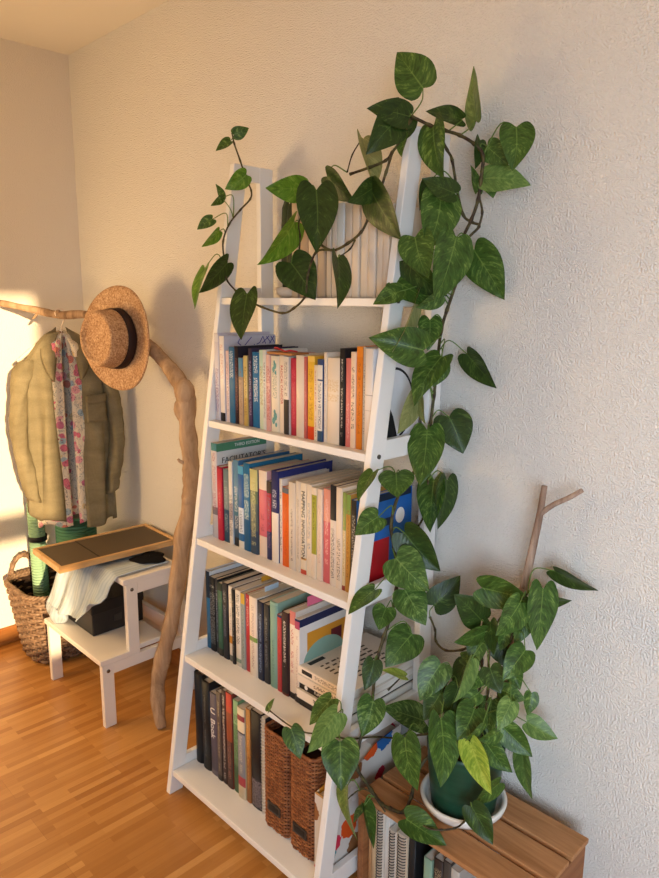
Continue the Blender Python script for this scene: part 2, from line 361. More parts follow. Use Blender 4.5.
 ((2.179,-0.15,0.848),(2.279,-0.112,0.831),0.078,(0.36,-0.93,-0.01),(2.228,-0.13,0.801),1),
 ((2.279,-0.16,0.848),(2.275,-0.236,0.798),0.066,(0.86,-0.31,0.41),(2.265,-0.117,0.845),1),
 ((2.175,-0.14,0.767),(2.144,-0.197,0.832),0.072,(0.87,-0.49,-0.01),(2.209,-0.14,0.755),0),
 ((2.19,-0.15,0.746),(2.161,-0.214,0.727),0.052,(0.92,-0.37,-0.14),(2.208,-0.142,0.743),1),
 ((2.269,-0.08,0.827),(2.337,-0.04,0.827),0.057,(0.44,-0.74,-0.5),(2.263,-0.12,0.81),0),
 ((2.298,-0.1,0.868),(2.33,-0.143,0.752),0.092,(0.92,-0.21,0.34),(2.27,-0.115,0.852),1),
 ((2.302,-0.06,0.899),(2.378,-0.026,0.85),0.070,(-0.01,-0.81,-0.58),(2.27,-0.115,0.852),0),
 ((2.263,-0.1,0.791),(2.269,-0.138,0.738),0.047,(0.81,-0.43,0.4),(2.259,-0.121,0.795),1),
 ((2.198,-0.14,0.77),(2.218,-0.166,0.708),0.051,(-0.25,-0.92,0.3),(2.213,-0.138,0.764),0),
 ((2.225,-0.12,0.758),(2.234,-0.151,0.718),0.037,(0.57,-0.58,0.58),(2.246,-0.124,0.752),0),
 ((2.271,-0.29,0.427),(2.326,-0.294,0.37),0.057,(0.28,-0.9,0.34),(2.262,-0.275,0.411),0),
 ((2.291,-0.22,0.458),(2.27,-0.28,0.423),0.052,(0.95,-0.31,-0.04),(2.262,-0.275,0.411),1),
 ((2.215,-0.2,0.628),(2.203,-0.247,0.607),0.041,(0.57,-0.45,0.69),(2.215,-0.16,0.619),2),
 ((2.122,-0.18,0.587),(2.12,-0.221,0.548),0.041,(0.86,-0.37,0.36),(2.118,-0.19,0.589),1),
 ((2.206,-0.17,0.654),(2.2,-0.21,0.634),0.034,(0.55,-0.44,0.72),(2.211,-0.156,0.65),0),
 ((1.352,-0.185,1.912),(1.378,-0.154,1.929),0.036,(0.8,-0.57,-0.2),(1.345,-0.185,1.911),0),
 ((1.333,-0.185,1.897),(1.316,-0.223,1.873),0.035,(0.55,-0.6,0.58),(1.348,-0.185,1.9),0),
 ((1.408,-0.19,1.8),(1.382,-0.241,1.761),0.050,(0.9,-0.43,-0.02),(1.401,-0.185,1.793),6),
 ((1.311,-0.2,1.749),(1.304,-0.211,1.788),0.029,(0.98,0.06,0.19),(1.37,-0.206,1.689),0),
 ((1.316,-0.2,1.751),(1.309,-0.23,1.722),0.030,(0.89,0.19,-0.41),(1.37,-0.206,1.689),0),
 ((1.276,-0.21,1.694),(1.258,-0.25,1.668),0.036,(0.78,-0.54,0.3),(1.352,-0.212,1.666),0),
 ((1.322,-0.22,1.658),(1.31,-0.26,1.608),0.047,(0.85,0.29,-0.43),(1.345,-0.216,1.648),6),
 ((1.271,-0.235,1.559),(1.276,-0.289,1.45),0.088,(-0.25,-0.87,0.42),(1.362,-0.232,1.558),6),
 ((1.383,-0.24,1.569),(1.375,-0.316,1.483),0.083,(0.9,0.28,-0.33),(1.362,-0.232,1.558),0),
 ((1.481,-0.25,1.486),(1.506,-0.3,1.373),0.091,(0.17,-0.89,0.43),(1.47,-0.245,1.473),0),
 ((1.684,-0.235,1.731),(1.658,-0.322,1.722),0.066,(0.89,-0.23,-0.39),(1.707,-0.24,1.712),6),
 ((1.745,-0.25,1.721),(1.787,-0.289,1.585),0.097,(0.67,-0.63,0.39),(1.707,-0.24,1.712),0),
 ((1.663,-0.245,1.656),(1.657,-0.326,1.545),0.095,(0.91,0.31,-0.27),(1.669,-0.235,1.656),6),
 ((1.657,-0.25,1.56),(1.731,-0.242,1.476),0.097,(0.49,-0.8,0.36),(1.669,-0.235,1.581),0),
 ((1.818,-0.25,1.564),(1.869,-0.271,1.463),0.083,(0.88,0.28,0.38),(1.815,-0.239,1.571),0),
 ((1.755,-0.225,1.753),(1.823,-0.218,1.688),0.068,(-0.16,-0.95,-0.27),(1.805,-0.21,1.758),0),
 ((1.9,-0.22,1.717),(1.892,-0.283,1.676),0.055,(0.99,-0.01,-0.17),(1.895,-0.198,1.709),0),
 ((1.893,-0.225,1.709),(1.973,-0.234,1.598),0.095,(-0.23,-0.97,-0.09),(1.892,-0.2,1.699),0),
 ((1.834,-0.19,1.828),(1.887,-0.195,1.721),0.086,(0.89,0.12,0.44),(1.835,-0.2,1.822),4),
 ((1.945,-0.18,1.819),(1.952,-0.2,1.775),0.035,(-0.18,-0.91,0.38),(1.944,-0.182,1.819),1),
 ((2.162,-0.2,0.618),(2.175,-0.248,0.556),0.057,(0.71,-0.48,0.52),(2.134,-0.19,0.627),0),
 ((2.22,-0.15,0.593),(2.238,-0.192,0.531),0.055,(0.24,-0.77,0.6),(2.215,-0.164,0.591),1),
 ((2.192,-0.19,0.537),(2.205,-0.235,0.484),0.057,(0.43,-0.63,0.64),(2.191,-0.17,0.543),0),
 ((2.248,-0.12,0.671),(2.277,-0.131,0.634),0.042,(0.4,-0.76,0.52),(2.232,-0.13,0.668),0),
 ((2.17,-0.14,0.716),(2.181,-0.173,0.664),0.045,(0.46,-0.71,0.54),(2.16,-0.134,0.691),1),
 ((2.207,-0.13,0.726),(2.243,-0.137,0.675),0.049,(0.47,-0.77,0.43),(2.208,-0.144,0.732),0),
 ((2.139,-0.19,0.51),(2.172,-0.201,0.455),0.051,(0.53,-0.72,0.46),(2.149,-0.2,0.505),0),
]
STEMS = [
 (0.0042,0.0035,[(2.151,-0.180,0.399),(2.099,-0.200,0.416),(2.083,-0.235,0.380),(2.101,-0.278,0.350),(2.099,-0.304,0.322),(2.066,-0.311,0.316),(2.044,-0.314,0.316),(2.006,-0.310,0.330),(1.975,-0.327,0.381),(1.972,-0.321,0.430),(1.970,-0.293,0.484),(1.970,-0.273,0.533),(1.970,-0.267,0.584),(1.970,-0.258,0.632),(1.970,-0.234,0.685),(1.970,-0.207,0.738),(1.970,-0.194,0.790),(1.970,-0.192,0.841),(1.970,-0.206,0.899),(1.970,-0.219,0.952),(1.970,-0.210,0.998),(1.970,-0.183,1.041),(1.970,-0.139,1.073),(1.970,-0.100,1.120),(1.970,-0.084,1.179),(1.968,-0.070,1.250),(1.967,-0.061,1.322),(2.004,-0.100,1.406),(2.018,-0.100,1.452),(2.037,-0.100,1.507),(2.045,-0.100,1.560),(2.053,-0.100,1.607),(2.072,-0.100,1.643),(2.087,-0.100,1.683),(2.092,-0.100,1.723),(2.094,-0.100,1.772),(2.078,-0.110,1.795),(2.048,-0.120,1.815),(2.016,-0.130,1.828),(1.983,-0.140,1.842),(1.951,-0.165,1.861)]),
 (0.0030,0.0030,[(1.996,-0.135,1.835),(2.016,-0.120,1.790),(2.030,-0.120,1.768),(2.039,-0.110,1.707),(2.051,-0.100,1.655),(2.071,-0.095,1.639),(2.086,-0.090,1.630),(2.059,-0.100,1.602)]),
 (0.0025,0.0025,[(2.089,-0.100,1.691),(2.092,-0.090,1.659),(2.086,-0.090,1.630)]),
 (0.0030,0.0030,[(1.955,-0.170,1.853),(1.941,-0.185,1.811),(1.921,-0.190,1.788),(1.904,-0.190,1.774),(1.866,-0.200,1.763),(1.814,-0.210,1.753)]),
 (0.0030,0.0030,[(1.921,-0.190,1.788),(1.905,-0.190,1.749),(1.892,-0.200,1.699),(1.868,-0.205,1.653),(1.856,-0.215,1.623),(1.825,-0.225,1.600),(1.782,-0.230,1.586),(1.738,-0.230,1.602),(1.731,-0.230,1.621)]),
 (0.0028,0.0022,[(1.782,-0.230,1.586),(1.730,-0.235,1.584),(1.707,-0.240,1.531),(1.702,-0.245,1.481),(1.667,-0.250,1.452),(1.622,-0.250,1.439),(1.543,-0.250,1.453),(1.470,-0.245,1.473),(1.421,-0.240,1.494),(1.370,-0.235,1.529),(1.356,-0.230,1.578),(1.339,-0.220,1.630),(1.355,-0.210,1.675),(1.392,-0.200,1.710),(1.424,-0.190,1.737),(1.422,-0.185,1.760),(1.401,-0.185,1.793),(1.376,-0.185,1.842),(1.351,-0.185,1.889),(1.343,-0.185,1.916)]),
 (0.0022,0.0015,[(1.669,-0.235,1.581),(1.673,-0.235,1.624),(1.669,-0.235,1.656),(1.707,-0.240,1.712)]),
 (0.0020,0.0016,[(1.842,-0.220,1.606),(1.841,-0.235,1.586),(1.808,-0.240,1.567)]),
 (0.0016,0.0014,[(1.805,-0.210,1.758),(1.820,-0.210,1.793),(1.835,-0.200,1.822)]),
 (0.0028,0.0016,[(2.180,-0.200,0.484),(2.155,-0.220,0.506),(2.103,-0.240,0.492),(1.985,-0.188,0.399),(1.960,-0.247,0.418),(1.958,-0.335,0.453),(1.982,-0.400,0.501),(1.915,-0.398,0.475),(1.863,-0.398,0.455),(1.821,-0.396,0.447),(1.785,-0.394,0.445),(1.732,-0.392,0.448)]),
 (0.0030,0.0028,[(2.182,-0.170,0.470),(2.197,-0.170,0.591),(2.189,-0.150,0.678),(2.153,-0.130,0.694),(2.108,-0.110,0.657),(2.046,-0.090,0.625),(2.010,-0.080,0.632),(2.006,-0.080,0.661),(1.996,-0.090,0.696)]),
 (0.0028,0.0024,[(1.960,-0.070,1.039),(1.962,-0.070,0.988),(1.951,-0.070,0.947),(1.941,-0.080,0.916),(1.975,-0.172,0.917),(1.972,-0.197,0.903)]),
 (0.0028,0.0022,[(2.202,-0.180,0.434),(2.215,-0.170,0.549),(2.215,-0.160,0.619),(2.206,-0.150,0.697),(2.209,-0.140,0.755),(2.228,-0.130,0.801),(2.257,-0.120,0.835),(2.270,-0.115,0.852)]),
 (0.0028,0.0020,[(2.200,-0.160,0.415),(2.232,-0.150,0.498),(2.237,-0.140,0.558),(2.228,-0.140,0.616),(2.232,-0.130,0.668),(2.242,-0.125,0.737),(2.263,-0.120,0.810)]),
 (0.0026,0.0020,[(2.171,-0.190,0.423),(2.152,-0.200,0.495),(2.138,-0.200,0.547),(2.118,-0.190,0.589),(2.138,-0.190,0.636)]),
 (0.0022,0.0016,[(1.975,-0.220,0.540),(1.975,-0.167,0.556)]),
 (0.0016,0.0014,[(2.077,-0.341,0.330),(2.035,-0.340,0.352),(2.022,-0.360,0.369),(2.000,-0.370,0.346),(1.994,-0.380,0.335)]),
 (0.0024,0.0020,[(2.100,-0.301,0.320),(2.144,-0.317,0.335),(2.184,-0.322,0.342),(2.209,-0.309,0.345),(2.228,-0.285,0.347),(2.233,-0.259,0.350),(2.262,-0.275,0.411)]),
]
BOOKS = {
 'r2': [(1.319, 1.3401, 0.249), (1.3435, 1.3662, 0.242), (1.3705, 1.3852, 0.202), (1.3852, 1.4119, 0.213), (1.4119, 1.4298, 0.216), (1.4307, 1.4512, 0.186), (1.4521, 1.4699, 0.193), (1.4699, 1.4854, 0.213), (1.4854, 1.518, 0.205), (1.518, 1.5371, 0.212), (1.5371, 1.5502, 0.213), (1.5502, 1.5681, 0.202), (1.5681, 1.6011, 0.2), (1.6011, 1.6187, 0.203), (1.6187, 1.6396, 0.201)],
 'r2b': [(1.6424, 1.6671, 0.198), (1.6671, 1.6981, 0.207), (1.6981, 1.7086, 0.205), (1.7086, 1.7342, 0.208), (1.7342, 1.7465, 0.187), (1.7465, 1.7647, 0.202), (1.7654, 1.776, 0.219), (1.776, 1.8204, 0.208), (1.8204, 1.8382, 0.232), (1.8382, 1.8558, 0.21), (1.8564, 1.8727, 0.226), (1.8734, 1.8926, 0.239), (1.8933, 1.9028, 0.239), (1.9031, 1.9271, 0.236)],
 'r3': [(1.3356, 1.3646, 0.283), (1.3651, 1.3906, 0.219), (1.3906, 1.4181, 0.215), (1.4181, 1.437, 0.243), (1.437, 1.4622, 0.25), (1.4622, 1.487, 0.238), (1.487, 1.5149, 0.25), (1.5149, 1.5488, 0.239), (1.5488, 1.5844, 0.241), (1.5844, 1.6042, 0.217)],
 'r3b': [(1.6067, 1.6355, 0.25), (1.6355, 1.6477, 0.232), (1.6485, 1.676, 0.213), (1.676, 1.7034, 0.233), (1.7034, 1.7222, 0.24), (1.7222, 1.7441, 0.24), (1.7445, 1.7624, 0.24), (1.7631, 1.7818, 0.236), (1.7818, 1.8002, 0.235), (1.8006, 1.8268, 0.239), (1.8272, 1.8484, 0.254), (1.8487, 1.8696, 0.253), (1.8702, 1.881, 0.244), (1.8814, 1.8964, 0.242), (1.898, 1.9148, 0.232)],
 'r4': [(1.3132, 1.3378, 0.246), (1.3383, 1.3657, 0.234), (1.3667, 1.3799, 0.234), (1.3804, 1.404, 0.228), (1.4045, 1.4306, 0.237), (1.4316, 1.4519, 0.233), (1.4529, 1.4654, 0.231), (1.4658, 1.49, 0.233), (1.4904, 1.51, 0.231), (1.5109, 1.5307, 0.233), (1.5316, 1.5667, 0.236)],
 'r4b': [(1.5676, 1.5935, 0.232), (1.5944, 1.6168, 0.232), (1.6186, 1.6507, 0.249), (1.652, 1.6698, 0.221), (1.6714, 1.6979, 0.237), (1.6987, 1.7223, 0.248), (1.7227, 1.7424, 0.235)],
 'r5': [(1.3024, 1.3592, 0.295), (1.3629, 1.4022, 0.289), (1.4037, 1.4404, 0.267), (1.4409, 1.4634, 0.286), (1.4639, 1.4851, 0.299), (1.486, 1.5136, 0.303), (1.5155, 1.5397, 0.291), (1.5411, 1.5745, 0.283), (1.575, 1.5946, 0.291), (1.5959, 1.64, 0.296), (1.6409, 1.6617, 0.307)],
 'r1': [(1.5884, 1.6117, 0.242), (1.6155, 1.6495, 0.204), (1.6514, 1.6808, 0.208), (1.6826, 1.7113, 0.222), (1.7149, 1.7307, 0.224), (1.7325, 1.7498, 0.222), (1.7515, 1.7753, 0.22), (1.777, 1.8003, 0.218), (1.8019, 1.8248, 0.216), (1.8264, 1.8503, 0.214), (1.8519, 1.8753, 0.211), (1.8769, 1.8968, 0.209), (1.8983, 1.9178, 0.207)],
}

# ================================================================== BOOKS
_bm = {}
def spine_mat(stops, h, wd, txt, t0, t1, tw, seed):
    t = NT('spine_cloth', 0.5, 0.3); co = t.coords(); sp = t.n('ShaderNodeSeparateXYZ'); t.l(co, sp.inputs[0])
    zf = t.math('DIVIDE', sp.outputs[2], h)
    c = t.ramp(zf, [(p, hx(k)) for p, k in stops], 'CONSTANT') if len(stops) > 1 else None
    base = c if c is not None else hx(stops[0][1])
    if txt:
        n = t.noise(t.mapped(co, (330, 0, 290), (seed*3.1, 0, seed*1.7)), 1.0, 2, 0.6)
        m = t.math('GREATER_THAN', n, 0.52)
        ax = t.math('ABSOLUTE', sp.outputs[0])
        m = t.math('MULTIPLY', m, t.math('LESS_THAN', ax, wd*tw*0.5))
        m = t.math('MULTIPLY', m, t.math('GREATER_THAN', zf, t0)); m = t.math('MULTIPLY', m, t.math('LESS_THAN', zf, t1))
        gaps = t.math('GREATER_THAN', t.noise(t.mapped(co, (0, 0, 38), (seed, 0, seed)), 1.0, 1), 0.40)
        m = t.math('MULTIPLY', m, gaps)
        base = t.mix(t.math('MULTIPLY', m, 0.85), base, hx(txt))
    t.base(base); return t.m
M_PAGES = None
def pages_mat():
    global M_PAGES
    if M_PAGES is None:
        t = NT('paper_edges', 0.85, 0.1); co = t.coords(); n = t.noise(t.mapped(co, (1500, 1500, 3)), 1.0, 1)
        t.base(t.mix(n, hx('b9ae9c'), hx('ddd5c6'))); M_PAGES = t.m
    return M_PAGES
_seed = [0]
def book(x0, x1, y, z, h, depth, spine, cover, label, txt=None, t0=0.15, t1=0.85, tw=0.55, group=None, hard=False, bulge=0.0, cat='book', name='book'):
    """upright book with its spine towards the room"""
    _seed[0] += 1
    wd = x1-x0-0.0008; hw = wd/2; c = 0.0022 if hard else 0.0011
    c = min(c, wd*0.15); lip = 0.003 if hard else 0.0
    b = MB(); K = 6; bl = bulge or min(0.0035, wd*0.09)
    out = [(-hw, depth)] + [(-hw*cos(pi*k/K), bl*(1-sin(pi*k/K))) for k in range(K+1)] + [(hw, depth)]
    inn = [(hw-c, depth), (hw-c, c+bl), (-hw+c, c+bl), (-hw+c, depth)]
    lo = [b.bm.verts.new((p[0], p[1], 0)) for p in out+inn]; hi = [b.bm.verts.new((p[0], p[1], h)) for p in out+inn]
    n = len(lo); no = len(out)
    for i in range(n):
        f = b.bm.faces.new((lo[i], lo[(i+1) % n], hi[(i+1) % n], hi[i]))
        f.material_index = 0 if 1 <= i <= no-3 else 1
        if 1 <= i <= no-3: f.smooth = True
    # top and bottom rims
    for ring in (lo, hi):
        A = [ring[i] for i in range(no)]; I = [ring[no+i] for i in range(4)]
        for q in ([A[0], A[1], I[2], I[3]], [A[-2], A[-1], I[0], I[1]], A[1:-1]+[I[1], I[2]]):
            f = b.bm.faces.new(q); f.material_index = 1
    st = spine if isinstance(spine, list) else [(0.0, spine)]
    o = b.done(name, [spine_mat(st, h, wd, txt, t0, t1, tw, _seed[0]), plain('' + cover.strip('#'), 0.5)], local=True)
    o.location = ((x0+x1)/2, y, z+0.0003); tag(o, label, cat, group)
    p = MB(); p.box((-hw+c+0.0001, c+bl+0.0002, lip+0.0002), (hw-c-0.0001, depth-0.0015-lip, h-0.0012-lip*1.0)); p.done('pages', pages_mat(), o, local=True)
    return o
def lettering(text, size, mat, parent, origin, xdir, ydir, name='lettering', extr=0.0002, align='LEFT'):
    cu = bpy.data.curves.new(name, 'FONT'); cu.body = text; cu.size = size; cu.extrude = extr; cu.align_x = align; cu.align_y = 'CENTER'; cu.resolution_u = 3
    tmp = bpy.data.objects.new(name + '_outline', cu); me = bpy.data.meshes.new_from_object(tmp); bpy.data.objects.remove(tmp); bpy.data.curves.remove(cu)
    o = bpy.data.objects.new(name, me); COL.objects.link(o); me.materials.clear(); me.materials.append(mat)
    X = Vector(xdir).normalized(); Yv = Vector(ydir).normalized(); Zv = X.cross(Yv)
    o.matrix_world = Matrix(((X.x, Yv.x, Zv.x, origin[0]), (X.y, Yv.y, Zv.y, origin[1]), (X.z, Yv.z, Zv.z, origin[2]), (0, 0, 0, 1)))
    m = o.matrix_world.copy(); o.parent = parent; o.matrix_basis = m      # origin is given in the parent's own frame
    return o
XFLOOR = XL+0.0012
def row(key, data, y, z, group, dmin, dmax, shelfname):
    outl = []
    rr = random.Random(hash(key[0]) % 7 if False else len(data)*3)
    x_prev = XFLOOR
    for (x0, x1, h), sp in zip(key, data):
        x0 = max(x0, x_prev); x_prev = x1
        sp = dict(sp); d = sp.pop('d', None) or rr.uniform(dmin, dmax)
        dy = rr.uniform(0, 0.006)
        outl.append(book(x0, x1, y+dy, z, h, d, group=group, **sp))
    return outl
def B(spine, cover, label, txt=None, **k): return dict(spine=spine, cover=cover, label=label, txt=txt, **k)

# --- second shelf
G2 = 'books on the second shelf from the top'
r2 = [
B([(0, 'd9d5dc'), (0.9, 'e6e2e4')], 'd2ccd6', 'pale lavender spine speckled purple, first book on the second shelf', '8a6aa0', d=0.19, t0=.1, t1=.6, tw=.8),
B([(0, '2a2a2c'), (0.10, 'efe9e2')], 'c9c4cc', 'white tall book with a black block at its foot and purple scribble on cover', 'd8b0a8', d=0.19, t0=.5, t1=.9),
B([(0, 'e0cfd0'), (.6, 'e2c7c4')], 'd8ccd0', 'thin pinkish white book left of the mid-blue one with white capitals', 'a08088'),
B([(0, '2f6a92')], '2c5f86', 'mid-blue book with white capitals, beside the thin pinkish one', 'dfe8ee', t0=.6, t1=.95, tw=.6),
B([(0, '35222a'), (.8, '2a2026')], '2a2530', 'dark maroon book right of the mid-blue book', '7a4a50'),
B([(0, 'b39c84'), (.72, '5f93b5')], '9a8774', 'tan book with a pale blue top, short, second shelf', '8a745e'),
B([(0, 'c0a45c'), (.4, 'd2bd7c')], 'b5a070', 'mottled mustard yellow thin book on the second shelf', '8d7440'),
B([(0, '4b3a5e'), (.5, '3c3448')], '3a3350', 'dark purple book left of the bright blue one', 'a596b8'),
B([(0, '1f6a9e')], '1c5f90', 'bright blue thick book with white lettering, second shelf', 'e8f0f4', t0=.35, t1=.95, tw=.5),
B([(0, 'cfdcc4'), (.75, 'c4dcc8')], 'c6d8c4', 'pale mint green book with ochre marks, right of bright blue', 'a88a50', t0=.3, t1=.8),
B([(0, 'dcdcd6')], 'd4d4d0', 'pale grey thin book right of the mint green book', '6a7a80'),
B([(0, 'd8a7a0'), (.5, 'e2bdb2')], 'd6aaa2', 'pink striped spine beside the cream book with a teal bird', 'b05a5a', tw=.9),
B([(0, 'e6dcc8')], 'ddd2c0', 'cream book with a teal bird drawing on its spine', '8a9a90', t0=.45, t1=.9),
B([(0, 'ead9c2')], 'e0cfba', 'cream book with red capitals down its spine, second shelf'),
B([(0, '3a3632'), (.45, 'e2d8ca')], 'd0c8bc', 'white book with a slanted black lower half, second shelf', '8a8078', t0=.5, t1=.95),
B([(0, 'a8283c'), (.1, 'b83248')], 'a42a3c', 'crimson book right of the black and white one', 'd05a6a'),
B([(0, 'e2d2bf')], 'd8c8b6', 'thick blank cream book right of the crimson book', None),
B([(0, 'c0655c')], 'b85c54', 'dusty rose narrow book left of the yellow one', 'd89a90'),
B([(0, 'd8491f'), (.16, 'e8b73a'), (.93, 'f0c860')], 'd8a030', 'yellow book with an orange-red foot, second shelf', 'b8802a'),
B([(0, 'e8d8c0')], 'dccab4', 'cream book with a dotted red line, right of the yellow', 'c04a3a', tw=.35, t0=.05, t1=.95),
B([(0, '3a5470'), (.13, 'e6e0d6'), (.74, '3f4f78'), (.76, 'e6e0d6'), (.93, '3f4f78')], '3c4e74', 'white and navy boxed spine, second shelf', '3a4a60', t0=.16, t1=.72),
B([(0, 'e6d8c6')], 'dccdbb', 'narrow cream book left of the thickest cream one', 'c8b8a6'),
B([(0, 'ead9c3')], 'e0d0bc', 'thickest cream book with pale gold script, second shelf', 'd8ba84', t0=.5, t1=.75, tw=.8),
B([(0, '1d1c20')], '1c1b1f', 'tall black book with small white title, second shelf', 'd8d0c8', tw=.3, t0=.1, t1=.9),
B([(0, 'd97a72')], 'd0746c', 'salmon pink book right of the tall black book', 'e8a8a0', t0=.1, t1=.5),
B([(0, 'efd2b4')], 'e6c8aa', 'peach book with dark capitals between salmon and orange ones', '6a5448', t0=.2, t1=.85),
B([(0, 'dc7d22'), (.9, 'e8892a')], 'd27820', 'orange book with darker orange lettering, second shelf', 'a85a1a', tw=.4),
B([(0, 'b9b0a6')], 'a8a098', 'thin grey book between the orange and last white one', '807870'),
B([(0, 'e6dbd0'), (.40, 'b0a49a'), (.405, 'e6dbd0'), (.55, 'b0a49a'), (.555, 'e6dbd0')], 'd6d4d6', 'white book at the right end, black ring on its cover', None, d=0.172),
]
books2 = row(BOOKS['r2']+BOOKS['r2b'], r2, -0.247, BOARDS[1], G2, 0.14, 0.18, 'second shelf')
M_RED = plain('b02a30', .5); M_BLACK = plain('17161a', .5); M_WHT = plain('ece8e2', .5); M_INK = plain('2a2828', .6)
o = books2[13]; hw_ = 0.0088
lettering('RADICAL CANDOR', 0.0115, plain('b8403a', .5), o, (0.001, -0.0004, 0.178), (0, 0, -1), (1, 0, 0))
# teal bird patches on the cream spine
t = NT('teal_bird', .6, .2)
b = MB(); M_TEAL = plain('5f9a9a', .55)
for zc, s in ((0.03, 1.0), (0.165, 0.8)):
    for dx, dz, r in ((-.004, 0, .006), (.003, .012, .007), (.0, .024, .004), (.006, -.01, .004)):
        b.prism([(dx*s+cos(a)*r*s, -0.0004, zc+dz*s+sin(a)*r*s*1.6) for a in [2*pi*k/9 for k in range(9)]], (0, 0.0003, 0))
b.done('bird_print', M_TEAL, books2[12], local=True)
# ring and dark blob on the last white cover (faces right)
last = books2[-1]; xw = (BOOKS['r2b'][-1][1]-BOOKS['r2b'][-1][0])/2-0.0002
b = MB(); RB = 0.075
ring = [(xw, 0.075+cos(a)*RB, 0.105+sin(a)*RB*1.15) for a in [radians(-70+200*k/24) for k in range(25)]]
for i in range(24):
    p, q_ = Vector(ring[i]), Vector(ring[i+1]); cc = Vector((xw, 0.075, 0.105))
    b.prism([p, q_, q_+(cc-q_)*0.07, p+(cc-p)*0.07], (0.0003, 0, 0))
b.prism([(xw, 0.0+u, v) for u, v in ((.0, .002), (.098, .002), (.09, .03), (.075, .075), (.06, .102), (.03, .112), (.0, .108))], (0.0003, 0, 0))
b.done('cover_print', M_BLACK, last, local=True)
# purple scribble near the top of the tall white book's cover
o2 = books2[1]; xs = (BOOKS['r2'][1][1]-BOOKS['r2'][1][0])/2-0.0002
b = MB(); M_PURP = plain('4c4290', .5)
for seg in [[(.06, .236), (.05, .222), (.062, .214)], [(.075, .214), (.10, .237)], [(.108, .215), (.112, .215)], [(.118, .215), (.13, .22), (.142, .238), (.152, .216)], [(.14, .218), (.165, .238)], [(.155, .237), (.172, .218)], [(.166, .216), (.184, .237)], [(.172, .238), (.188, .216)]]:
    for (u0, v0), (u1, v1) in zip(seg, seg[1:]):
        a = Vector((xs, u0, v0)); c_ = Vector((xs, u1, v1)); n_ = (c_-a).cross(Vector((1, 0, 0))).normalized()*0.0012
        b.prism([a-n_, c_-n_, c_+n_, a+n_], (0.0003, 0, 0))
b.done('cover_print', M_PURP, o2, local=True)
# folder with a red ribbon lying on the books
b = MB(); b.box((1.556, -0.246, 1.129+0.2045), (1.655, -0.188, 1.129+0.2105))
fo = b.done('folder', plain('a06a38', .6), loc=(1.61, -0.173, 1.3335), bevel=.0008); tag(fo, 'thin brown folder with a red ribbon lying flat on the books', 'folder')
b = MB(); pts = smooth_path([(-.05, -.03, .0092), (-.047, -.05, .012), (-.03, -.062, .017), (-.012, -.058, .012), (.008, -.064, .0092), (.025, -.062, .012), (.04, -.05, .0092)], 6)
b.tube(pts, .0028, 6, flat=(1, .7)); b.done('ribbon', M_RED, fo, local=True)

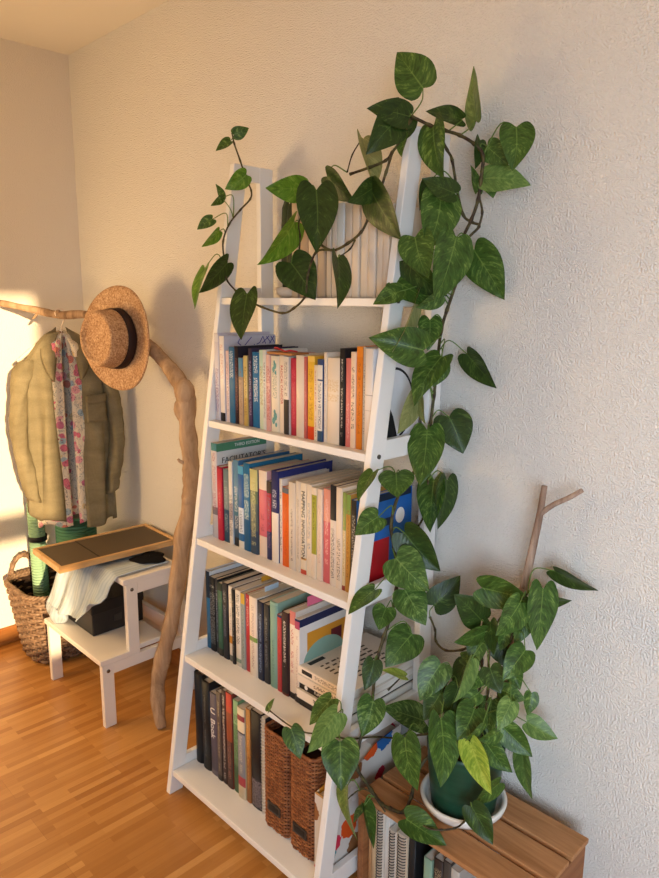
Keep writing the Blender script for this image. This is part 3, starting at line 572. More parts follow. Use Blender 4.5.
# --- third shelf
G3 = 'books on the third shelf from the top'
r3 = [
B([(0, 'ccc6c8'), (.25, '7a747c'), (.33, 'cfc6c8'), (.92, '4f8a8e')], 'd2d2d0', 'tall white manual with a green band and FACILITATOR\'S on its cover', 'b07080', d=.185, hard=False, t0=.3, t1=.9),
B([(0, 'b8243c'), (.97, '9a1c34')], 'a82038', 'deep red book beside the tall white manual', 'd8707c', tw=.35, t0=.3, t1=.7),
B([(0, '1f4a66'), (.45, '6d8084')], '4a6a74', 'dark teal and grey book right of the deep red one', '9aa8a8'),
B([(0, 'e0d8cc'), (.3, 'b8a8a4'), (.5, 'd8d2c8')], '9fb0bc', 'white and grey patterned spine, fourth on the third shelf', '4a5a70', tw=.8, t0=.1, t1=.6),
B([(0, '2a2c30'), (.1, '30506e'), (.35, '3f7288'), (.6, '5b86a4')], '3f6c94', 'tall slate-blue book with a dark foot, third shelf', 'd8dde0', t0=.2, t1=.7),
B([(0, 'e8e0d0'), (.09, '2f6ea4'), (.18, 'dce4ea'), (.5, '2b62a0'), (.9, '58a8cc')], '2a6aa6', 'blue book with white panels and a white foot, third shelf', '3a5a88'),
B([(0, '1d5c86'), (.4, '1f6a94')], '20688c', 'teal-blue book with large pale lettering, third shelf', 'cfe4dc', t0=.35, t1=.88, tw=.75),
B([(0, '3a4c60'), (.28, '5a6660'), (.6, '6a7858'), (.75, 'c6c486')], '46545c', 'olive and slate book with a pale yellow top, third shelf', 'd8d6a0', t0=.1, t1=.9),
B([(0, 'ecd6c4'), (.24, 'd8707c'), (.78, 'efdcc8')], 'd8a09c', 'pink book with cream ends and thin red lines, third shelf', 'a84a58', t0=.3, t1=.5, tw=.4),
B([(0, '2a2f5c'), (.36, 'b02a3c'), (.85, '4a4038')], '30304a', 'navy and red short book right of the pink one', '8a6a8a'),
B([(0, 'efe4d6'), (.55, '24285e')], '28306a', 'tall navy and white hardback, third shelf', 'c8c8dc', t0=.6, t1=.8, d=.2, hard=True),
B([(0, 'e6ddd2'), (.85, 'dcd4ca')], 'd8d0c8', 'thin white book between navy and orange ones', '5a6470'),
B([(0, 'e2651c'), (.93, '6a7078')], 'd45f1a', 'orange book with a grey top edge, third shelf', 'c8501a'),
B([(0, 'd9cab8')], 'cfc0ae', 'cream-grey book right of the orange one', '5a5048', tw=.25, t0=.1, t1=.7),
B([(0, 'dccdba')], 'd2c3b0', 'cream-grey book left of the MAPPING INNOVATION spine', '8a8078', tw=.3),
B([(0, 'c8503a'), (.05, 'e6d4b4'), (.07, 'ead9c0'), (.16, 'd09a50'), (.18, 'e8d8bf')], 'dccbb2', 'cream book reading MAPPING INNOVATION, third shelf'),
B([(0, 'e8d6be')], 'decdb6', 'cream book with pale grey lettering right of MAPPING INNOVATION', '9aa0a4', t0=.3, t1=.8),
B([(0, 'ead7c0'), (.27, 'a5a338'), (.92, 'ead7c0')], 'd8c8a8', 'cream book with a long olive green panel, third shelf', '5a5a20', t0=.5, t1=.9, tw=.3),
B([(0, 'e9d2bc')], 'dcc6b2', 'plain cream book left of the salmon-pink third-shelf book', 'd0b09c', tw=.4),
B([(0, 'd4676a'), (.66, 'e69a84')], 'd08078', 'salmon-pink thick book with a paler top, third shelf', 'f0c0b4', t0=.2, t1=.9, tw=.4),
B([(0, 'e2d2c0'), (.66, '222026')], '2a2830', 'cream book with a black upper third, third shelf', '5a5450', t0=.08, t1=.6),
B([(0, 'e6d2bc')], 'dac8b4', 'cream book with small brown title, third from right, third shelf', '7a6a58', t0=.08, t1=.5),
B([(0, '9a4030'), (.05, 'dcc69a'), (.62, '8fa050')], 'a8a870', 'cream-yellow book with a green top, third shelf', 'b09a60'),
B([(0, 'c08a3a'), (.8, '7f9a4a')], 'a87c38', 'amber book with a green top, next to last, third shelf', '8a5a2a', tw=.4),
B([(0, '2a2826'), (.5, '34302c')], '1f5fa8', 'black-spined last book on third shelf, blue and red cover', 'a8a098', tw=.6, d=.205),
]
books3 = row(BOOKS['r3']+BOOKS['r3b'], r3, -0.281, BOARDS[2], G3, 0.17, 0.2, 'third shelf')
def half(key, i): k = BOOKS[key][i]; return (k[1]-k[0])/2-0.0004
o = books3[0]; xs = half('r3', 0)+0.0001; h0 = BOOKS['r3'][0][2]
b = MB(); b.box((xs, .001, h0-.024), (xs+.0004, .184, h0-.0005)); b.done('cover_band', plain('4c8464', .5), o, local=True)
lettering('THIRD EDITION', .013, M_WHT, o, (xs+.0006, .065, h0-.012), (0, 1, 0), (0, 0, 1))
lettering("FACILITATOR'S", .024, M_INK, o, (xs+.0004, .018, h0-.052), (0, 1, 0), (0, 0, 1))
lettering('MAPPING INNOVATION', .0165, M_INK, books3[15], (0, -0.0004, BOOKS['r3b'][5][2]-.02), (0, 0, -1), (1, 0, 0))
o = books3[-1]; xs = half('r3b', -1)+.0001
b = MB(); b.box((xs, .001, .001), (xs+.0004, .12, .118)); b.done('cover_panel', plain('a8141c', .4), o, local=True)
b = MB(); b.prism([(xs, .16+cos(a)*.017, .165+sin(a)*.02) for a in [2*pi*k/24 for k in range(24)]], (.0005, 0, 0)); b.done('cover_disc', M_WHT, o, local=True)
b = MB(); b.box((xs, .02, .148), (xs+.0004, .135, .168)); b.box((xs, .02, .213), (xs+.0004, .2, .231)); b.done('cover_band', plain('1c2638', .4), o, local=True)

# --- fourth shelf
G4 = 'upright books on the fourth shelf'
r4 = [
B([(0, '2d6f96'), (.66, '22303c')], 'c8ccd0', 'blue spine with a dark top, first on the fourth shelf', '1c3c58', t0=.05, t1=.2, d=.21, hard=True),
B([(0, '1e1e20')], '26282a', 'black book with pale mottled lettering, second on fourth shelf', '8a8a84', tw=.9, t0=.1, t1=.9),
B([(0, '2a2c34')], '24262c', 'thin charcoal book left of the dark green one', '8890a0', tw=.5),
B([(0, '33302c'), (.1, '35604a'), (.9, '24302a')], '2c4a3a', 'dark green book on the fourth shelf', '5a8a6a', t0=.2, t1=.8, tw=.35),
B([(0, '22242c')], '202228', 'black book right of the dark green one', '7c8090', t0=.3, t1=.9, tw=.4),
B([(0, '6a6a66'), (.08, 'e2d8ca'), (.24, 'c98a2c'), (.34, 'e6dccd')], 'd6ccc0', 'white book with an orange band, fourth shelf', '8a8078', t0=.4, t1=.9, tw=.3),
B([(0, '1c1b1d')], '201f21', 'thin black book between two white ones, fourth shelf', 'a09a90', tw=.4),
B([(0, 'd8cfc0'), (.05, '8a9a88'), (.1, 'e6ddd0')], 'd4cabd', 'white book with slanted black lettering, fourth shelf', '2c2a2a', t0=.3, t1=.95, tw=.6),
B([(0, '9aa29c'), (.86, 'd0a83c')], '9a9c98', 'grey book with a mustard top, fourth shelf', '6a726c', tw=.5),
B([(0, 'b5353c')], 'a83038', 'coral red book left of the cream one, fourth shelf', 'e0a0a0', t0=.6, t1=.95, tw=.4),
B([(0, 'eadbc8'), (.44, '7fa050'), (.5, 'ead8c6')], 'd8ccbc', 'cream book with a small green mark, fourth shelf', 'a88a80', t0=.1, t1=.9, tw=.3),
B([(0, '18233c')], '1a2438', 'navy book left of the dark grey, fourth shelf', '8aa0c4', t0=.1, t1=.85, tw=.4),
B([(0, '2b2d30')], '26282c', 'dark grey book left of the mint one', '7a7e84', t0=.2, t1=.85, tw=.4),
B([(0, '82a898'), (.97, '93b8a8')], '86a898', 'mint green wide book, fourth shelf', '5f8878', t0=.15, t1=.6, tw=.3, bulge=.005),
B([(0, 'bb3c3c'), (.97, '2a3a68')], 'a83438', 'scarlet book right of the mint one', '8a2428', tw=.3),
B([(0, '6a302c'), (.03, '2a1d20'), (.85, '3a2326')], '3c2428', 'black and maroon book with white title, fourth shelf', 'e0d4cc', t0=.35, t1=.9, tw=.35),
B([(0, '1f1d20'), (.07, 'ecd9c6'), (.85, 'd88078')], 'd0c4b8', 'cream book with a coral top, under a pink sticky note', 'c04840', t0=.3, t1=.8, tw=.4),
B([(0, '28222a'), (.1, 'eadbca'), (.88, 'b84868'), (.97, '262c56')], 'e0dcd8', 'white book with an orange picture panel on its cover', 'c8a898', t0=.15, t1=.8, tw=.4, d=.225),
]
books4 = row(BOOKS['r4']+BOOKS['r4b'], r4, -0.302, BOARDS[3], G4, 0.2, 0.23, 'fourth shelf')
o = books4[-1]; xs = half('r4b', -1)+.0001; h0 = BOOKS['r4b'][-1][2]
b = MB(); b.box((xs, .001, h0-.022), (xs+.0004, .224, h0-.001)); b.done('cover_band', plain('20264c', .5), o, local=True)
b = MB(); b.box((xs, .028, .05), (xs+.0004, .185, h0-.045)); b.done('picture_panel', plain('d2912c', .5), o, local=True)
b = MB(); b.prism([(xs+.0004, .09+cos(a)*.075, .105+sin(a)*.055) for a in [pi*k/20 for k in range(21)]], (.0003, 0, 0)); b.done('picture_shape', plain('84a79a', .5), o, local=True)
b = MB(); b.box((xs+.0004, .115, .13), (xs+.0006, .155, .172)); b.done('picture_shape', plain('5e1c28', .5), o, local=True)
M_PINK = plain('e0708e', .5); M_YEL = plain('dca431', .5); M_PBLUE = plain('b6cad8', .5)
def note(parent, mat, x, y0, y1, h, up):
    b = MB(); b.box((x, y0, h-.03), (x+.0006, y1, h+up)); b.done('sticky_note', mat, parent, local=True)
note(books4[16], M_PINK, .004, .05, .105, BOOKS['r4b'][5][2], .026)
note(books4[7], M_YEL, -.002, .09, .16, BOOKS['r4'][7][2], .014)
note(books4[10], M_PBLUE, -.006, .05, .10, BOOKS['r4'][10][2], .014)

# flat stack at the right end of the fourth shelf
G4S = 'flat stack on the fourth shelf'
def flat_book(x0, x1, y, z, th, depth, spine, cover, label, txt, seed, page=True):
    b = MB(); c = .0016; wd = x1-x0; hw = wd/2
    b.box((-hw, 0, 0), (hw, depth, c), 1); b.box((-hw, 0, th-c), (hw, depth, th), 1); b.box((-hw, 0, c), (hw, c*1.2, th-c), 0)
    t = NT('flat_spine', .5, .3); co = t.coords(); sp = t.n('ShaderNodeSeparateXYZ'); t.l(co, sp.inputs[0])
    base = hx(spine)
    if txt:
        n = t.noise(t.mapped(co, (190, 0, 240), (seed, 0, seed)), 1.0, 2, .6); m = t.math('GREATER_THAN', n, .5)
        m = t.math('MULTIPLY', m, t.math('LESS_THAN', t.math('ABSOLUTE', t.math('SUBTRACT', sp.outputs[2], th/2)), th*.24))
        m = t.math('MULTIPLY', m, t.math('GREATER_THAN', sp.outputs[0], -hw*.35)); m = t.math('MULTIPLY', m, t.math('LESS_THAN', sp.outputs[0], hw*.85))
        base = t.mix(m, base, hx(txt))
    t.base(base)
    o = b.done('book', [t.m, plain(cover, .5)], local=True); o.location = ((x0+x1)/2, y, z); tag(o, label, 'book', G4S)
    p = MB(); p.box((-hw+.001, c*1.3, c+.0001), (hw-.002, depth-.003, th-c-.0001))
    t = NT('paper_edges_flat', .85, .1); co = t.coords(); nn = t.noise(t.mapped(co, (3, 3, 1300)), 1.0, 1); t.base(t.mix(nn, hx('cfc8bc'), hx('eae6de'))); p.done('pages', t.m, o, local=True)
    return o
zz = BOARDS[3]+.0003
st = [(1.742, 1.922, -.302, .021, '1f1d1e', '242224', 'black paperback at the bottom of the flat stack', '8a8680'),
      (1.738, 1.926, -.306, .025, 'ecdcca', 'd9cfc2', 'cream paperback second from the bottom of the flat stack', '6a625a'),
      (1.737, 1.924, -.300, .018, '1b191b', '222022', 'black paperback with a round white emblem in the flat stack', 'c8c0b8'),
      (1.738, 1.926, -.304, .021, 'ecdccb', 'dcd2c6', 'cream paperback second from the top of the flat stack', '8a7a6c'),
      (1.738, 1.925, -.301, .024, 'efe2d2', 'd9d0c4', 'cream paperback on top of the flat stack, rows of print', 'b0a294')]
for i, (x0, x1, y, th, sp, cv, lab, tx) in enumerate(st):
    o = flat_book(x0, x1, y, zz, th, .262, sp, cv, lab, tx, i*7.7); zz += th+.0003
    hw = (x1-x0)/2
    if i == 2:
        b = MB(); b.prism([(-hw+.03+cos(a)*.006, -.0004, th/2+sin(a)*.006) for a in [2*pi*k/20 for k in range(20)]], (0, .0004, 0)); b.done('emblem', M_WHT, o, local=True)
    if i == 4:
        b = MB(); b.box((-hw+.014, -.0004, th*.25), (-hw+.052, .0001, th*.72)); b.box((-hw+.012, .02, th), (-hw+.026, .075, th+.0003)); b.done('title_block', M_INK, o, local=True)
        b = MB(); rr = random.Random(3)
        for k in range(7):
            x = -hw+.045+k*.0165; y = .035
            while y < .2:
                l_ = rr.uniform(.006, .022); b.box((x, y, th), (x+.006, y+l_, th+.0003)); y += l_+rr.uniform(.004, .012)
        b.done('printed_lines', plain('4a443e', .6), o, local=True)

# --- bottom shelf
G5 = 'books on the bottom shelf'
r5 = [
B([(0, '19181a')], '1a191b', 'thick black binder at the left end of the bottom shelf', None, bulge=.012, hard=True, d=.24),
B([(0, '1b1b1c')], '1d1c1d', 'black book with faint grey title, second on bottom shelf', '6a6a66', tw=.2, bulge=.006, hard=True, d=.23),
B([(0, '706a74'), (.06, '564e5c')], '3c3844', 'grey-violet book with white Book lettering on its spine', None),
B([(0, '2c2624'), (.06, '5a4c44')], '4a3e38', 'grey-brown book with gold title, bottom shelf', 'b8a484', tw=.3, t0=.1, t1=.9),
B([(0, '3a2422'), (.06, '402826')], '3c2624', 'dark brown book with a dotted white spine, bottom shelf', 'd8ccc4', tw=.4, t0=.05, t1=.95),
B([(0, '4a3028'), (.5, '8f4a30'), (.8, 'b84a30'), (.86, 'c03a2c')], '7a3a2c', 'red-brown book with a scarlet top, bottom shelf', 'a87060', t0=.1, t1=.5),
B([(0, '4f6e4c'), (.3, '6f9068'), (.75, '88aa7c')], '6a8c62', 'green mottled thin book, bottom shelf', '45603e', tw=.9),
B([(0, 'd9c7a8'), (.14, 'b8424c'), (.24, '8a8a90'), (.72, '4a4a54'), (.74, 'd9c7a8'), (.86, '8a3038'), (.92, 'd9c7a8')], 'b8a884', 'cream book with a dark label and red patch, bottom shelf', 'c8c0b0', tw=.35, t0=.28, t1=.7),
B([(0, '9a6230'), (.5, 'b07a3e')], '8a5a30', 'ochre narrow book left of the black starry one', 'c89a5a', tw=.3),
B([(0, '17151a')], '18161a', 'wide black book with scattered white specks, bottom shelf', 'b8a8b0', tw=.9, t0=.02, t1=.3),
]
books5 = row(BOOKS['r5'][:10], r5, -0.357, BOARDS[4], G5, .2, .235, 'bottom shelf')
lettering('U', .030, M_WHT, books5[2], (-.002, -.0004, .222), (0, 0, -1), (1, 0, 0))
lettering('Book', .030, M_WHT, books5[2], (-.002, -.0004, .185), (0, 0, -1), (1, 0, 0))
# spiral notebook
def spiral_book(x0, x1, y, z, h, d, cover, label, wire, name='spiral_notebook', group=None, seed=0, coils=30, ink=None):
    b = MB(); hw = (x1-x0)/2-.0004
    b.box((-hw, .006, 0), (-hw+.0012, d, h)); b.box((hw-.0012, .006, 0), (hw, d, h))
    o = b.done(name, plain(cover, .6), local=True); o.location = ((x0+x1)/2, y, z+.0003); tag(o, label, 'notebook', group)
    p = MB(); p.box((-hw+.0014, .007, .001), (hw-.0014, d-.002, h-.001)); p.done('pages', pages_mat(), o, local=True)
    c = MB()
    for k in range(coils):
        zc = h*(k+.5)/coils; pts = [(cos(a)*hw*.8, .0075-abs(sin(a))*.0075 if sin(a) > 0 else .0085, zc+.0012*cos(a)) for a in [pi*j/8 for j in range(9)]]
        c.tube(pts, .0011, 5)
    c.done('spiral_binding', wire, o, local=True)
    return o
M_WIREW = plain('d6d2cc', .3, .5, .3); M_WIREB = plain('1a1a1c', .4, .5)
k = BOOKS['r5'][10]; spiral_book(k[0], k[1]-.001, -.355, BOARDS[4], k[2]-.012, .21, '2a2a2c', 'black spiral notebook with white wire beside the wicker holders', M_WIREW, group=None)

# --- top shelf: pale magazines in a row
G1 = 'pale magazines on the top shelf'
ords = ['first', 'second', 'third', 'fourth', 'fifth', 'sixth', 'seventh', 'eighth', 'ninth', 'tenth', 'eleventh', 'twelfth', 'thirteenth']
tone = ['c9b8a2', 'b79f86', 'd6c8b6', 'b8a48e', 'd2c6b6', 'd8ccbe', 'dfe0dc', 'd6c8b6', 'd8c9b6', 'd4c6b4', 'd9cab8', 'd6c7b4', 'd8c8b4']
r1 = []
for i in range(13):
    ex = {0: 'narrow beige', 1: 'brown-tinted beige', 2: 'light cream', 3: 'darker beige', 6: 'bluish white'}.get(i, 'cream')
    r1.append(B([(0, tone[i])], tone[i], '%s upright magazine, %s from the left in the pale top-shelf row' % (ex, ords[i]), None, d=.15))
books1 = row([tuple(v) for v in BOOKS['r1']], r1, -.19, BOARDS[0], G1, .14, .15, 'top shelf')
for o in books1: o.name = 'magazine'; o['category'] = 'magazine'

# ================================================================== WICKER
def wicker_mat(name, c1, c2, c3):
    t = NT(name, 0.6, 0.3); co = t.coords(); n = t.noise(co, 55.0, 4, .6); n2 = t.noise(t.mapped(co, (9, 9, 120)), 1.0, 3)
    f = t.math('ADD', t.math('MULTIPLY', n, .6), t.math('MULTIPLY', n2, .4))
    t.base(t.ramp(f, [(.3, hx(c1)), (.5, hx(c2)), (.72, hx(c3))])); t.bump(n, .2, .002); return t.m
M_WICK = wicker_mat('brown_wicker', '582e16', '8a5230', 'b67a48')
M_WICKG = wicker_mat('grey_wicker', '4a3628', '7c634e', 'a88e74')
M_GAP_SHADE = plain('2a1a10', .9)  # dark colour stands for the shade seen through wicker gaps
def outline(hx_, hy_, r, n):
    """rounded rectangle, n points with their arc position"""
    pts = []
    segs = [((hx_-r), (hy_-r), 0), (-(hx_-r), (hy_-r), pi/2), (-(hx_-r), -(hy_-r), pi), ((hx_-r), -(hy_-r), 3*pi/2)]
    for cx, cy, a0 in segs:
        for k in range(9):
            a = a0+pi/2*k/8; pts.append(Vector((cx+cos(a)*r, cy+sin(a)*r, 0)))
    pts.append(pts[0]); L = [0]
    for a, c in zip(pts, pts[1:]): L.append(L[-1]+(c-a).length)
    out = []; j = 0
    for i in range(n):
        d = L[-1]*i/n
        while L[j+1] < d: j += 1
        f_ = (d-L[j])/max(1e-9, L[j+1]-L[j]); p = pts[j].lerp(pts[j+1], f_); tg = (pts[j+1]-pts[j]).normalized()
        out.append((p, Vector((tg.y, -tg.x, 0)), d/L[-1]))
    return out
def weave(b, size, nst, nrow, h, amp, rad, seg=4, per=4, z0=0.0, sk=0):
    """horizontal strands passing alternately outside and inside nst uprights; size(f) -> (hx, hy, r)"""
    for rI in range(nrow):
        f = (rI+.5)/nrow; sx, sy, cr = size(f); O = outline(sx, sy, cr, nst*per); ph = pi*(rI % 2)
        b.tube([p+nrm*(amp*cos(nst*pi*d+ph))+Vector((0, 0, z0+f*h)) for p, nrm, d in O], rad, seg, closed=True)
    for k in range(0, nst):
        pts = []
        for f in (0, .25, .5, .75, 1):
            sx, sy, cr = size(f); p, nrm, d = outline(sx, sy, cr, nst)[k]; pts.append(p+Vector((0, 0, z0+f*h)))
        b.tube(pts, rad*.9, 5)
def holder(xc, y0, hw, hd, h, label):
    root = thing('wicker_magazine_holder', label, 'magazine holder', (xc, y0+hd, BOARDS[4]+.0003), 'wicker magazine holders')
    size = lambda f: (hw-.003, hd-.003, .018)
    b = MB(); weave(b, size, 40, 54, h-.008, .0022, .0026); o = b.done('woven_body', M_WICK, root, local=True); o.location = (0, 0, .003)
    b = MB(); O = outline(hw-.006, hd-.006, .016, 40); b.prism([p+Vector((0, 0, .002)) for p, _, _ in O], (0, 0, h-.03)); b.done('gap_shade_shell', M_GAP_SHADE, root, local=True)  # dark core added behind the weave so its gaps look shaded
    b = MB(); O = outline(hw-.003, hd-.003, .018, 90); b.tube([p+n_*.0012*sin(40*pi*d*2)+Vector((0, 0, h-.003)) for p, n_, d in O], .0042, 6, closed=True); b.done('rim', M_WICK, root, local=True)
    b = MB(); b.box((-.026, -hd-.0035, .058), (.026, -hd-.001, .086)); fr = b.done('label_frame', plain('2a2624', .4, .5), root, local=True, bevel=.001)
    b = MB(); b.box((-.019, -hd-.0042, .064), (.019, -hd-.0034, .080)); b.done('label_card', plain('1a1718', .5), fr, local=True)
holder(1.722, -.372, .050, .13, .292, 'tall brown wicker magazine holder beside the spiral notebook')
holder(1.828, -.376, .047, .13, .290, 'tall brown wicker magazine holder beside the floral file')
# floral magazine file
t = NT('floral_card', .5, .3); co = t.coords()
vz = t.n('ShaderNodeTexVoronoi'); t.l(t.mapped(co, (14, 14, 14)), vz.inputs['Vector']); vz.inputs['Scale'].default_value = 1.0
hsv = t.n('ShaderNodeSeparateColor'); t.l(vz.outputs['Color'], hsv.inputs[0])
pc = t.ramp(hsv.outputs[0], [(0, hx('d2521e')), (.2, hx('2a62a0')), (.36, hx('8a5a34')), (.5, hx('3a8490')), (.62, hx('c8304c')), (.74, hx('e0a03a')), (.86, hx('dcd8d4'))], 'CONSTANT')
msk = t.math('LESS_THAN', t.math('ADD', vz.outputs['Distance'], t.math('MULTIPLY', t.noise(co, 60, 3), .3)), .60)
t.base(t.mix(msk, hx('cfc8c0'), pc)); M_FLOR = t.m
root = thing('magazine_file', 'slanted floral painted magazine file at the right end of bottom shelf', 'magazine file', (1.903, -.375, BOARDS[4]+.0003))
prof = [(0, 0, 0), (0, .27, 0), (0, .27, .295), (0, .17, .285), (0, .03, .215), (0, .0, .21)]
b = MB()
for x in (-.023, .0205): b.prism([(x, p[1], p[2]) for p in prof], (.0025, 0, 0))
b.box((-.0205, 0, 0), (.0205, .0025, .21)); b.box((-.0205, .2675, 0), (.0205, .27, .295)); b.box((-.0205, .0025, 0), (.0205, .2675, .0025)); b.done('box_body', M_FLOR, root, local=True)
b = MB(); b.box((-.017, .004, .003), (.017, .262, .205)); b.prism([(-.017, .03, .205), (-.017, .262, .205), (-.017, .262, .284), (-.017, .17, .275)], (.034, 0, 0)); b.done('papers', pages_mat(), root, local=True)
b = MB(); b.tube([(-.019, .0008, .212), (.019, .0008, .212)], .003, 8); b.done('front_edge', plain('b08a5a', .6), root, local=True)

# ================================================================== WOODEN CRATE
M_CR = wood('pine_slat', '8a5c36', 'bd8a5c', 1.0, 'x', .6, .25); M_CRZ = wood('pine_end', '74462a', '9c6a42', 1.0, 'y', .6, .25)
CX0, CX1, CY0, CY1, CZ = 1.972, 2.428, -.319, -.060, .310
crate = thing('wooden_crate', 'pine slatted crate lying on its side by the wall, open to the room', 'crate', ((CX0+CX1)/2, -.19, 0))
for y0, y1 in ((CY0, CY0+.078), (CY0+.090, CY0+.168), (CY0+.181, CY1)):
    for z0, z1 in ((CZ-.012, CZ), (0.0005, .0125)):
        b = MB(); b.box((CX0, y0, z0), (CX1-.0, y1, z1)); b.done('slat', M_CR, crate, bevel=.0015)
for z0, z1 in ((.02, .10), (.115, .195), (.21, .292)):
    b = MB(); b.box((CX0+.02, CY1-.011, z0), (CX1-.02, CY1-.0005, z1)); b.done('slat', M_CR, crate, bevel=.0015)
for x0, x1 in ((CX0+.0005, CX0+.018), (CX1-.018, CX1-.0005)):
    for y0, y1 in ((CY0+.001, CY0+.122), (CY0+.126, CY1-.012)):
        b = MB(); b.box((x0, y0, .0128), (x1, y1, CZ-.0123)); b.done('end_board', M_CRZ, crate, bevel=.0015)
cz = .0132; GC = 'notebooks and books in the crate'
def cnote(x0, x1, y, h, d, cov, label, coils=None, wire=None):
    if coils: return spiral_book(x0, x1, y, cz, h, d, cov, label, wire, 'spiral_notebook', GC, coils=coils)
    return book(x0, x1, y, cz, h, d, cov, cov, label, None, group=GC, cat='notebook', name='notebook')
cnote(1.9925, 2.001, -.300, .245, .16, 'b58a60', 'kraft brown notebook at the crate\'s left end board')
cnote(2.0015, 2.012, -.298, .258, .17, 'c6ab86', 'beige notebook left of the cream spiral notebook in crate')
cnote(2.0125, 2.034, -.300, .268, .18, 'dcd2c4', 'cream spiral notebook nearest the crate\'s left end', 34, M_WIREB)
cnote(2.0350, 2.050, -.290, .262, .18, 'd4d0c8', 'white notebook with grey drawings in the crate')
cnote(2.0530, 2.074, -.302, .232, .16, 'e0d8cc', 'white notebook with black double wire loops in the crate', 30, M_WIREB)
cnote(2.0750, 2.106, -.300, .236, .16, 'd6c4a8', 'beige thick spiral notebook right of the white wire-bound one', 30, M_WIREB)
cnote(2.1070, 2.128, -.290, .24, .17, '1c1c1e', 'black notebook in the middle of the crate')
for x0, x1, y, h, d, c, lab, tx in ((2.155, 2.178, -.295, .222, .17, '7f9a84', 'pale green book standing in the crate', None), (2.179, 2.204, -.29, .232, .17, '3a2a22', 'dark brown patterned book right of the green one in crate', 'a08868'),
    (2.205, 2.226, -.29, .242, .17, '4a4038', 'dark taupe book in the right half of the crate', None), (2.227, 2.25, -.292, .238, .17, 'b8b0a4', 'pale grey book in the right half of the crate', '6a6258')):
    book(x0, x1, y, cz, h, d, c, c, lab, tx, group=GC, tw=.8, t0=.1, t1=.9)

# ================================================================== POT, SAUCER, STAKE
PX, PY = 2.172, -.172
b = MB(); b.lathe([(.0, .0), (.072, .0), (.088, .006), (.0975, .018), (.1005, .0295), (.098, .033), (.093, .0335), (.088, .028), (.085, .014), (.081, .009), (0, .009)], 64)
sc = b.done('plant_saucer', plain('e4dfd6', .18, .5), local=True); sc.location = (PX, PY, CZ+.0004)
tag(sc, 'round glazed white saucer under the green plant pot', 'saucer')
t = NT('green_glaze', .34, .45); co = t.coords(); t.base(t.ramp(t.noise(t.mapped(co, (5, 5, 60)), 1.0, 3), [(.3, hx('163c2b')), (.7, hx('1e4c37'))])); t.bump(t.noise(t.mapped(co, (2, 2, 140)), 1.0, 1), .12, .002); M_POT = t.m
M_TERRA = plain('9a5632', .8); t = NT('potting_soil', .95, .1); co = t.coords(); n = t.noise(co, 160, 5); t.base(t.ramp(n, [(.3, hx('15100c')), (.7, hx('3a2c20'))])); t.bump(n, .8, .006); M_SOIL = t.m
PZ = CZ+.0096+.0004
plant = thing('potted_pothos', 'trailing pothos in a green pot, vines climbing the ladder shelf', 'potted plant', (PX, PY, PZ))
PH = .162
b = MB(); b.lathe([(0, 0), (.0705, 0), (.0745, .003), (.0835, PH*.5), (.0885, PH*.93), (.0895, PH), (.0865, PH+.001), (.0845, PH-.012), (.082, PH-.035), (0, PH-.035)], 64); b.done('pot', M_POT, plant, local=True)
b = MB(); b.lathe([(0, PH-.034), (.04, PH-.026), (.0815, PH-.030)], 40); b.done('soil', M_SOIL, plant, local=True)
t = NT('weathered_stake', .8, .15); co = t.coords(); n = t.noise(t.mapped(co, (60, 60, 6)), 1.0, 5, .65); t.base(t.ramp(n, [(.3, hx('6f5748')), (.7, hx('b59c88'))])); t.bump(n, .5, .004); M_STAKE = t.m
b = MB()
sp_ = smooth_path([(2.215, -.15, PZ+PH-.03), (2.235, -.125, .62), (2.238, -.10, .76), (2.242, -.075, .86), (2.252, -.062, .97), (2.258, -.06, 1.02), (2.264, -.06, 1.082)], 5)
b.tube(sp_, lerp_list([.0125, .012, .011, .0095, .0085, .0075, .0065], len(sp_)), 9)
sp_ = smooth_path([(2.258, -.06, 1.018), (2.287, -.058, 1.045), (2.318, -.056, 1.066), (2.346, -.055, 1.088)], 4); b.tube(sp_, lerp_list([.0062, .0055, .005], len(sp_)), 8)
for p, r in (((2.240, -.088, .84), .010), ((2.251, -.066, .95), .008)): b.lathe([(0, -r), (r*.8, -r*.6), (r, 0), (r*.8, r*.6), (0, r)], 10, M=Matrix.Translation(p))
stake = b.done('forked_stake', M_STAKE, loc=(2.215, -.15, .43)); tag(stake, 'bare forked driftwood stake standing in the green pot', 'branch')

